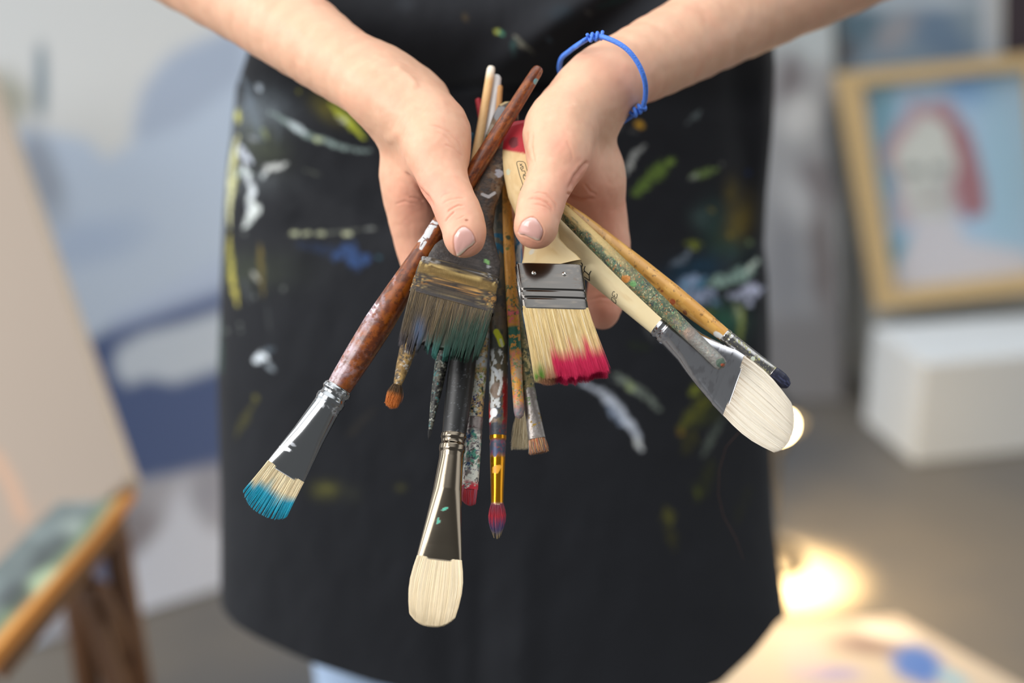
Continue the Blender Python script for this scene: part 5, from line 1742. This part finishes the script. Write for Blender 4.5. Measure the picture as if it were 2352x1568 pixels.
# ---- K: thick multicoloured handle, yellow ferrule, red-blue tip
ax = Axis((1152, 262, .852), (1141, 1238, .800))
br = brush('thick brush smeared dark grey, red and white with an amber ferrule and red-violet tip', ax.A)
def pK(p):
    p.patch(.4, 2, (62, 66, 60), stretch=3, k=.8); p.patch(.3, 1.4, (116, 98, 72), stretch=3, k=.7)
    p.line([(1138, 540), (1150, 541), (1153, 548)], 5, (0, 84, 112)); p.line([(1138, 562), (1148, 566), (1155, 576)], 5.5, (0, 84, 112)); p.line([(1141, 570), (1143, 582)], 3, (0, 72, 100))
    for y in (590, 598, 606, 614, 622): p.line([(1128, y), (1147, y + 3)], .8, (40, 38, 34), .8)
    p.patch(.5, 1.2, (54, 58, 66), 400, 520, k=.7); p.patch(.5, 1.2, (120, 102, 84), 440, 500, k=.6)
    p.patch(.55, 1.2, (66, 72, 82), 600, 740); p.patch(.3, 1.2, (136, 116, 100), 600, 740); p.patch(.3, .8, (206, 208, 206), 545, 680, stretch=3)
    n = p.nz(1.2, 3); rs = (p.X - 1150) / 12
    p.mix(sstep(590, 640, p.S) * sstep(0, .5, rs + (n - .5) * 2) , (140, 24, 26)); p.mix(sstep(655, 680, p.S) * sstep(740, 720, p.S) * sstep(.0, .5, -(p.X - 1130) / 10 + (n - .5) * 2), (196, 26, 34))
    p.line([(1140, 762), (1147, 775), (1152, 790)], 7, (206, 210, 40), .95); p.line([(1150, 780), (1154, 794)], 3, (220, 222, 190), .8)
    p.spot(1140, 895, 14, 20, (132, 112, 96), 10, .3, .95); p.line([(1148, 850), (1152, 880), (1145, 905)], 3, (220, 222, 220), .9); p.line([(1131, 845), (1140, 852), (1146, 868)], 4, (206, 210, 214), .9)
    p.spot(1134, 947, 8.5, 10.5, (250, 250, 248), 10, .05); p.line([(1131, 955), (1127, 963)], 3, (250, 250, 248)); p.spot(1124, 967, 3.2, 3.2, (250, 250, 248), 0, .05)
    p.mix(sstep(705, 720, p.S) * .9, (48, 54, 66)); p.patch(.2, .7, (110, 44, 50), 705, 745)
part('handle', ax, [(0, 4), (4, 12), (14, 15), (100, 17), (250, 19), (340, 20), (460, 21), (600, 21.5), (680, 21.5), (738, 19.5)], M_crust, br, (88, 84, 70), 101, pK)
def pKf(p):
    p.mix(sstep(745, 752, p.S) * sstep(792, 776, p.S) * (p.nz(1) > .36), (56, 64, 84)); p.patch(.3, .6, (120, 52, 74), 748, 785, k=.8); p.spot(1137, 1037, 5, 12, (52, 70, 110), k=.9)
    p.spot(1139, 1079, 10, 10, (236, 166, 44), 0, .6, 1); p.spot(1145, 1072, 8, 5, (236, 166, 44), 0, .6); p.mix(sstep(890, 898, p.S) * .6, (170, 150, 160))
    p.line([(1121, 1110), (1125, 1150)], 2.5, (190, 180, 186), .7)
part('ferrule', ax, [(732, 19), (735, 19.5), (746, 19.5), (750, 18), (758, 19), (780, 18), (800, 17.5), (860, 15, 14), (898, 14, 11)], M_metal, br, (184, 124, 20), 102, pKf, .85, label='amber metal ferrule')
def cK(k, u, v, s, c):
    h = hn(u + v, 103); K = np.full(len(u), k) + (h - .5) * .18
    b1 = ramp(sstep(.1, .3, K), ramp(h, lin((120, 40, 60)), lin((90, 44, 62))), ramp(h, lin((190, 24, 48)), lin((150, 22, 44))))
    b1 = ramp(sstep(.5, .62, K), b1, ramp(h, lin((48, 40, 92)), lin((80, 74, 110))))
    return ramp(sstep(.85, .95, K), b1, np.tile(lin((150, 130, 90)), (len(u), 1)))
bristles(ax, 896, 968, 14, 10, 11, 8, 1400, cK, M_wet, br, 104, tipf=lambda u: 10 * (1 - u * u), rad=.00015, wild=.05, curve=7, lenvar=.05, label='red and violet bristles', clump=5)

# ---- L: orange handle with paint dabs
ax = Axis((1159, 400, .842), (1193, 962, .806))
br = brush('thin orange-painted handle dabbed with green and pink, ending in a rounded butt', ax.A)
def pL(p):
    p.patch(.4, 1.5, (190, 128, 46), stretch=5, k=.7); p.patch(.2, .8, (150, 112, 50), s1=180, k=.6)
    p.spot(1168, 545, 7, 6, (34, 70, 40), k=.9, wob=.7); p.spot(1165, 571, 4, 4, (90, 110, 40), k=.8)
    p.patch(.28, .5, (70, 100, 64), 240, 330); p.patch(.15, .5, (214, 100, 100), 305, 345)
    p.mix(sstep(348, 356, p.S) * sstep(412, 402, p.S) * (p.nz(1) > .38), (40, 96, 76)); p.patch(.4, .6, (200, 120, 92), 410, 560); p.patch(.25, .5, (110, 130, 84), 410, 560); p.patch(.25, .5, (176, 150, 120), 430, 560)
    p.mix(sstep(525, 545, p.S) * .8, (112, 108, 122))
part('handle', ax, [(0, 3), (3, 9), (30, 10.5), (120, 12.5), (300, 14), (420, 14), (500, 12.5), (545, 12), (556, 10), (561, 5), (562, 1)], M_crust, br, (214, 150, 62), 111, pL, nth=56)

# ---- M: olive crusted brush with dull ferrule, orange-grey tip
ax = Axis((1098, 226, .868), (1240, 1046, .805))
print('M', ax.Lpx)
br = brush('narrow brush with red upper end, olive crusted handle, grey ferrule and blunt grey-orange tip', ax.A)
def pM(p):
    p.mix(sstep(330, 280, p.S), (150, 16, 32)); p.patch(.35, .8, (92, 98, 66), s0=420); p.patch(.2, .5, (196, 176, 120), s0=560); p.patch(.15, .5, (50, 66, 50), s0=440)
part('handle', ax, [(0, 3), (3, 7), (200, 9), (480, 15), (600, 17), (684, 15)], M_crust, br, (130, 118, 78), 121, pM, nth=48)
def pMf(p): p.patch(.3, .7, (120, 112, 104), k=.8, metal=.4); p.patch(.10, .5, (90, 140, 60), 670, 720); p.patch(.08, .6, (150, 120, 40), 720, 770)
part('ferrule', ax, [(676, 15), (680, 16), (700, 16), (703, 15), (708, 16), (790, 20, 13, 0, 2.5), (794, 20, 13, 0, 2.5)], M_dullmetal, br, (140, 134, 130), 122, pMf, .75, nth=48, label='dull grey ferrule')
def cM(k, u, v, s, c):
    h = hn(u * .4 + v * .3, 123); return ramp(sstep(.35, .65, h), ramp(hn(u, 5), lin((140, 128, 122)), lin((104, 96, 92))), ramp(hn(v, 6), lin((190, 96, 66)), lin((206, 160, 90))))
bristles(ax, 792, 830, 19, 22, 12, 13, 1500, cM, M_wet, br, 124, rad=.00018, wild=.07, lenvar=.10, label='clogged bristles')

# ---- N: blue-handled brush with splayed cream bristles
ax = Axis((1186, 520, .846), (1203, 1030, .822))
br = brush('blue and white painted thin handle behind the pale flat brush, with splayed cream bristles', ax.A)
def pN(p): p.patch(.35, 1.5, (214, 228, 240), s1=130, stretch=5); p.mix(sstep(150, 260, p.S) * .3, (30, 80, 130))
part('handle', ax, [(0, 3), (3, 8), (40, 12), (200, 13), (330, 12), (360, 11)], M_wood, br, (52, 140, 204), 131, pN, nth=48)
part('ferrule', ax, [(350, 11), (354, 12.5), (420, 12, 10), (424, 12, 10)], M_dullmetal, br, (140, 134, 124), 132, None, .8, nth=40)
bristles(ax, 420, 516, 11, 20, 7, 9, 700, cream_hair(133, (240, 226, 192), (200, 172, 124)), M_hair, br, 134, rad=.00013, wild=.16, off1=(8 if ax.x @ RX < 0 else -8), lenvar=.10, core=False, label='splayed cream bristles')


# ------------------------------------------------------------------ lettering laid on the surfaces
def ink(name, objs, polys, w, parent, mat, close=False):
    bv = bvh_of(objs)
    V, fc = [], []
    for pts in polys:
        pts = np.array(pts, float)
        L_ = np.append(0, np.cumsum(np.hypot(*np.diff(pts, axis=0).T)))
        k = np.arange(0, L_[-1] + .01, 1.0)
        if k[-1] < L_[-1]: k = np.append(k, L_[-1])
        x, y = np.interp(k, L_, pts[:, 0]), np.interp(k, L_, pts[:, 1])
        g = np.stack([np.gradient(x), np.gradient(y)], 1); g /= np.linalg.norm(g, axis=1)[:, None] + 1e-9
        nr = np.stack([-g[:, 1], g[:, 0]], 1) * w / 2
        prev = None
        for i in range(len(x)):
            a = cast(bv, x[i] + nr[i, 0], y[i] + nr[i, 1], .00006)
            b_ = cast(bv, x[i] - nr[i, 0], y[i] - nr[i, 1], .00006)
            if a is None or b_ is None: prev = None; continue
            V += [a, b_]; n = len(V)
            if prev is not None: fc.append([prev, prev + 1, n - 1, n - 2])
            prev = n - 2
    if fc: return mesh_obj(name, np.array(V), fc, mat, parent, smooth=False)


def g2(pts, ox, oy, sc): return [(ox + x / sc, oy + y / sc) for x, y in pts]
S9, S28 = 9.8, 28.5
rub_ = [g2(p, 1280, 560, S9) for p in [
    [(725, 835), (718, 700), (735, 650), (762, 608)], [(718, 700), (612, 608), (600, 580), (612, 540), (632, 498)], [(612, 608), (590, 640), (580, 690), (600, 740), (722, 820)],
    [(540, 600), (535, 560), (565, 490), (560, 450), (520, 405), (470, 378), (440, 395), (425, 450), (470, 540), (540, 600)],
    [(395, 390), (412, 330), (380, 280), (320, 240), (285, 245), (270, 290), (330, 350), (395, 390)],
    [(268, 180), (235, 228), (150, 130), (120, 65)]]]
ink('lettering', [hD], rub_, 2.3, hD, M_ink)
n30 = [g2(p, 1390, 655, S28) for p in [
    [(628, 462), (590, 405), (555, 392), (520, 430), (480, 520), (462, 600), (480, 670), (560, 735), (600, 715), (622, 650), (635, 600)],
    [(600, 715), (640, 790), (715, 860), (745, 820), (770, 740), (800, 650), (790, 600), (735, 548)],
    [(445, 760), (415, 860), (440, 970), (530, 1080), (700, 1205), (705, 1090), (700, 990), (640, 900), (540, 810), (445, 760)]]]
ink('number', [hD], n30, 1.3, hD, M_ink)
st_ = [g2(p, 1140, 340, 11.2) for p in [
    [(685, 945), (600, 700), (525, 400), (535, 355), (580, 340), (690, 350), (740, 390), (770, 490), (855, 820)], [(685, 945), (825, 940), (855, 820)],
    [(685, 945), (618, 1085), (725, 1205), (840, 1100), (825, 945)],
    [(605, 460), (665, 400)], [(600, 405), (690, 480)], [(690, 480), (690, 530), (640, 545), (615, 520), (625, 500), (690, 480)],
    [(640, 545), (660, 590), (730, 590), (745, 640), (740, 680), (690, 680)], [(690, 700), (700, 780), (740, 810), (785, 780), (770, 720), (700, 700), (690, 700)],
    [(735, 850), (725, 905), (790, 880)], [(725, 905), (760, 830), (790, 830)], [(730, 1020), (790, 1005), (755, 1130), (730, 1020), (770, 1040)]]]
ink('stamp', [hC], st_, 1.5, hC, M_ink)

# ------------------------------------------------------------------ blue cord bracelet on the right wrist of the photo
M_cord = flat('blue_cord', (74, 128, 228), .5, noise_amt=.15, scale=900, bump=.6)
# ring: circle around the forearm axis
a0, a1 = c2w(cp(1500, 130, .88)), c2w(cp(1345, 222, .842))
fx = a1 - a0; fx /= np.linalg.norm(fx)
pts_front = [(1288, 138, .858), (1310, 116, .845), (1340, 95, .832), (1366, 83, .825), (1400, 90, .818), (1436, 110, .815), (1462, 140, .816), (1478, 175, .82), (1483, 206, .828), (1479, 238, .838), (1463, 257, .846), (1440, 273, .853), (1418, 286, .862), (1400, 284, .880), (1330, 225, .89), (1290, 175, .882)]
ring = np.array([wp(*p) for p in pts_front])
# smooth closed curve
def closed_curve(P_, n=160):
    k = np.arange(len(P_)); out = []
    m = len(P_)
    for i in range(n):
        t = i * m / n; j = int(t); f = t - j
        p0, p1, p2, p3 = P_[(j - 1) % m], P_[j % m], P_[(j + 1) % m], P_[(j + 2) % m]
        out.append(.5 * ((2 * p1) + (-p0 + p2) * f + (2 * p0 - 5 * p1 + 4 * p2 - p3) * f * f + (-p0 + 3 * p1 - 3 * p2 + p3) * f ** 3))
    return np.array(out)
cur = closed_curve(ring)
brc = empty('bracelet', ring[0], 'thin bright blue cord bracelet with two knots around the wrist', 'bracelet')
tube('cord', cur, .0015, M_cord, brc, 10, closed=True)
def knot(px, py, z, ang, s=1.0):
    c = wp(px, py, z); a = math.radians(ang)
    d = RX * math.cos(a) - UP * math.sin(a); n_ = np.cross(d, FW)
    t = np.linspace(0, 6 * np.pi, 90)
    P_ = c + np.outer((t / (6 * np.pi) - .5) * .009 * s, d) + .0019 * s * (np.cos(t)[:, None] * n_ + np.sin(t)[:, None] * FW)
    return tube('knot', P_, .00105 * s, M_cord, brc, 8)
knot(1368, 84, .823, -10, 1.0); knot(1466, 252, .844, -35, 1.1)
tube('cord_end', [wp(1352, 86, .826), wp(1340, 93, .824), wp(1326, 106, .83), wp(1316, 112, .835)], .0012, M_cord, brc, 8)
tube('cord_end', [wp(1466, 250, .842), wp(1476, 246, .84), wp(1484, 250, .84)], .0012, M_cord, brc, 8)

# a loose hair hanging by the white bristles
hr = tube('loose_hair', [wp(*p) for p in [(1704, 985, .90), (1668, 1025, .91), (1652, 1080, .915), (1650, 1135, .92), (1662, 1185, .925), (1690, 1235, .93), (1708, 1285, .93)]], .00009, flat('brown_hair', (96, 60, 44), .5), None, 5)
setp(hr, 'single long brown hair hanging below the broad white bristles', 'hair')
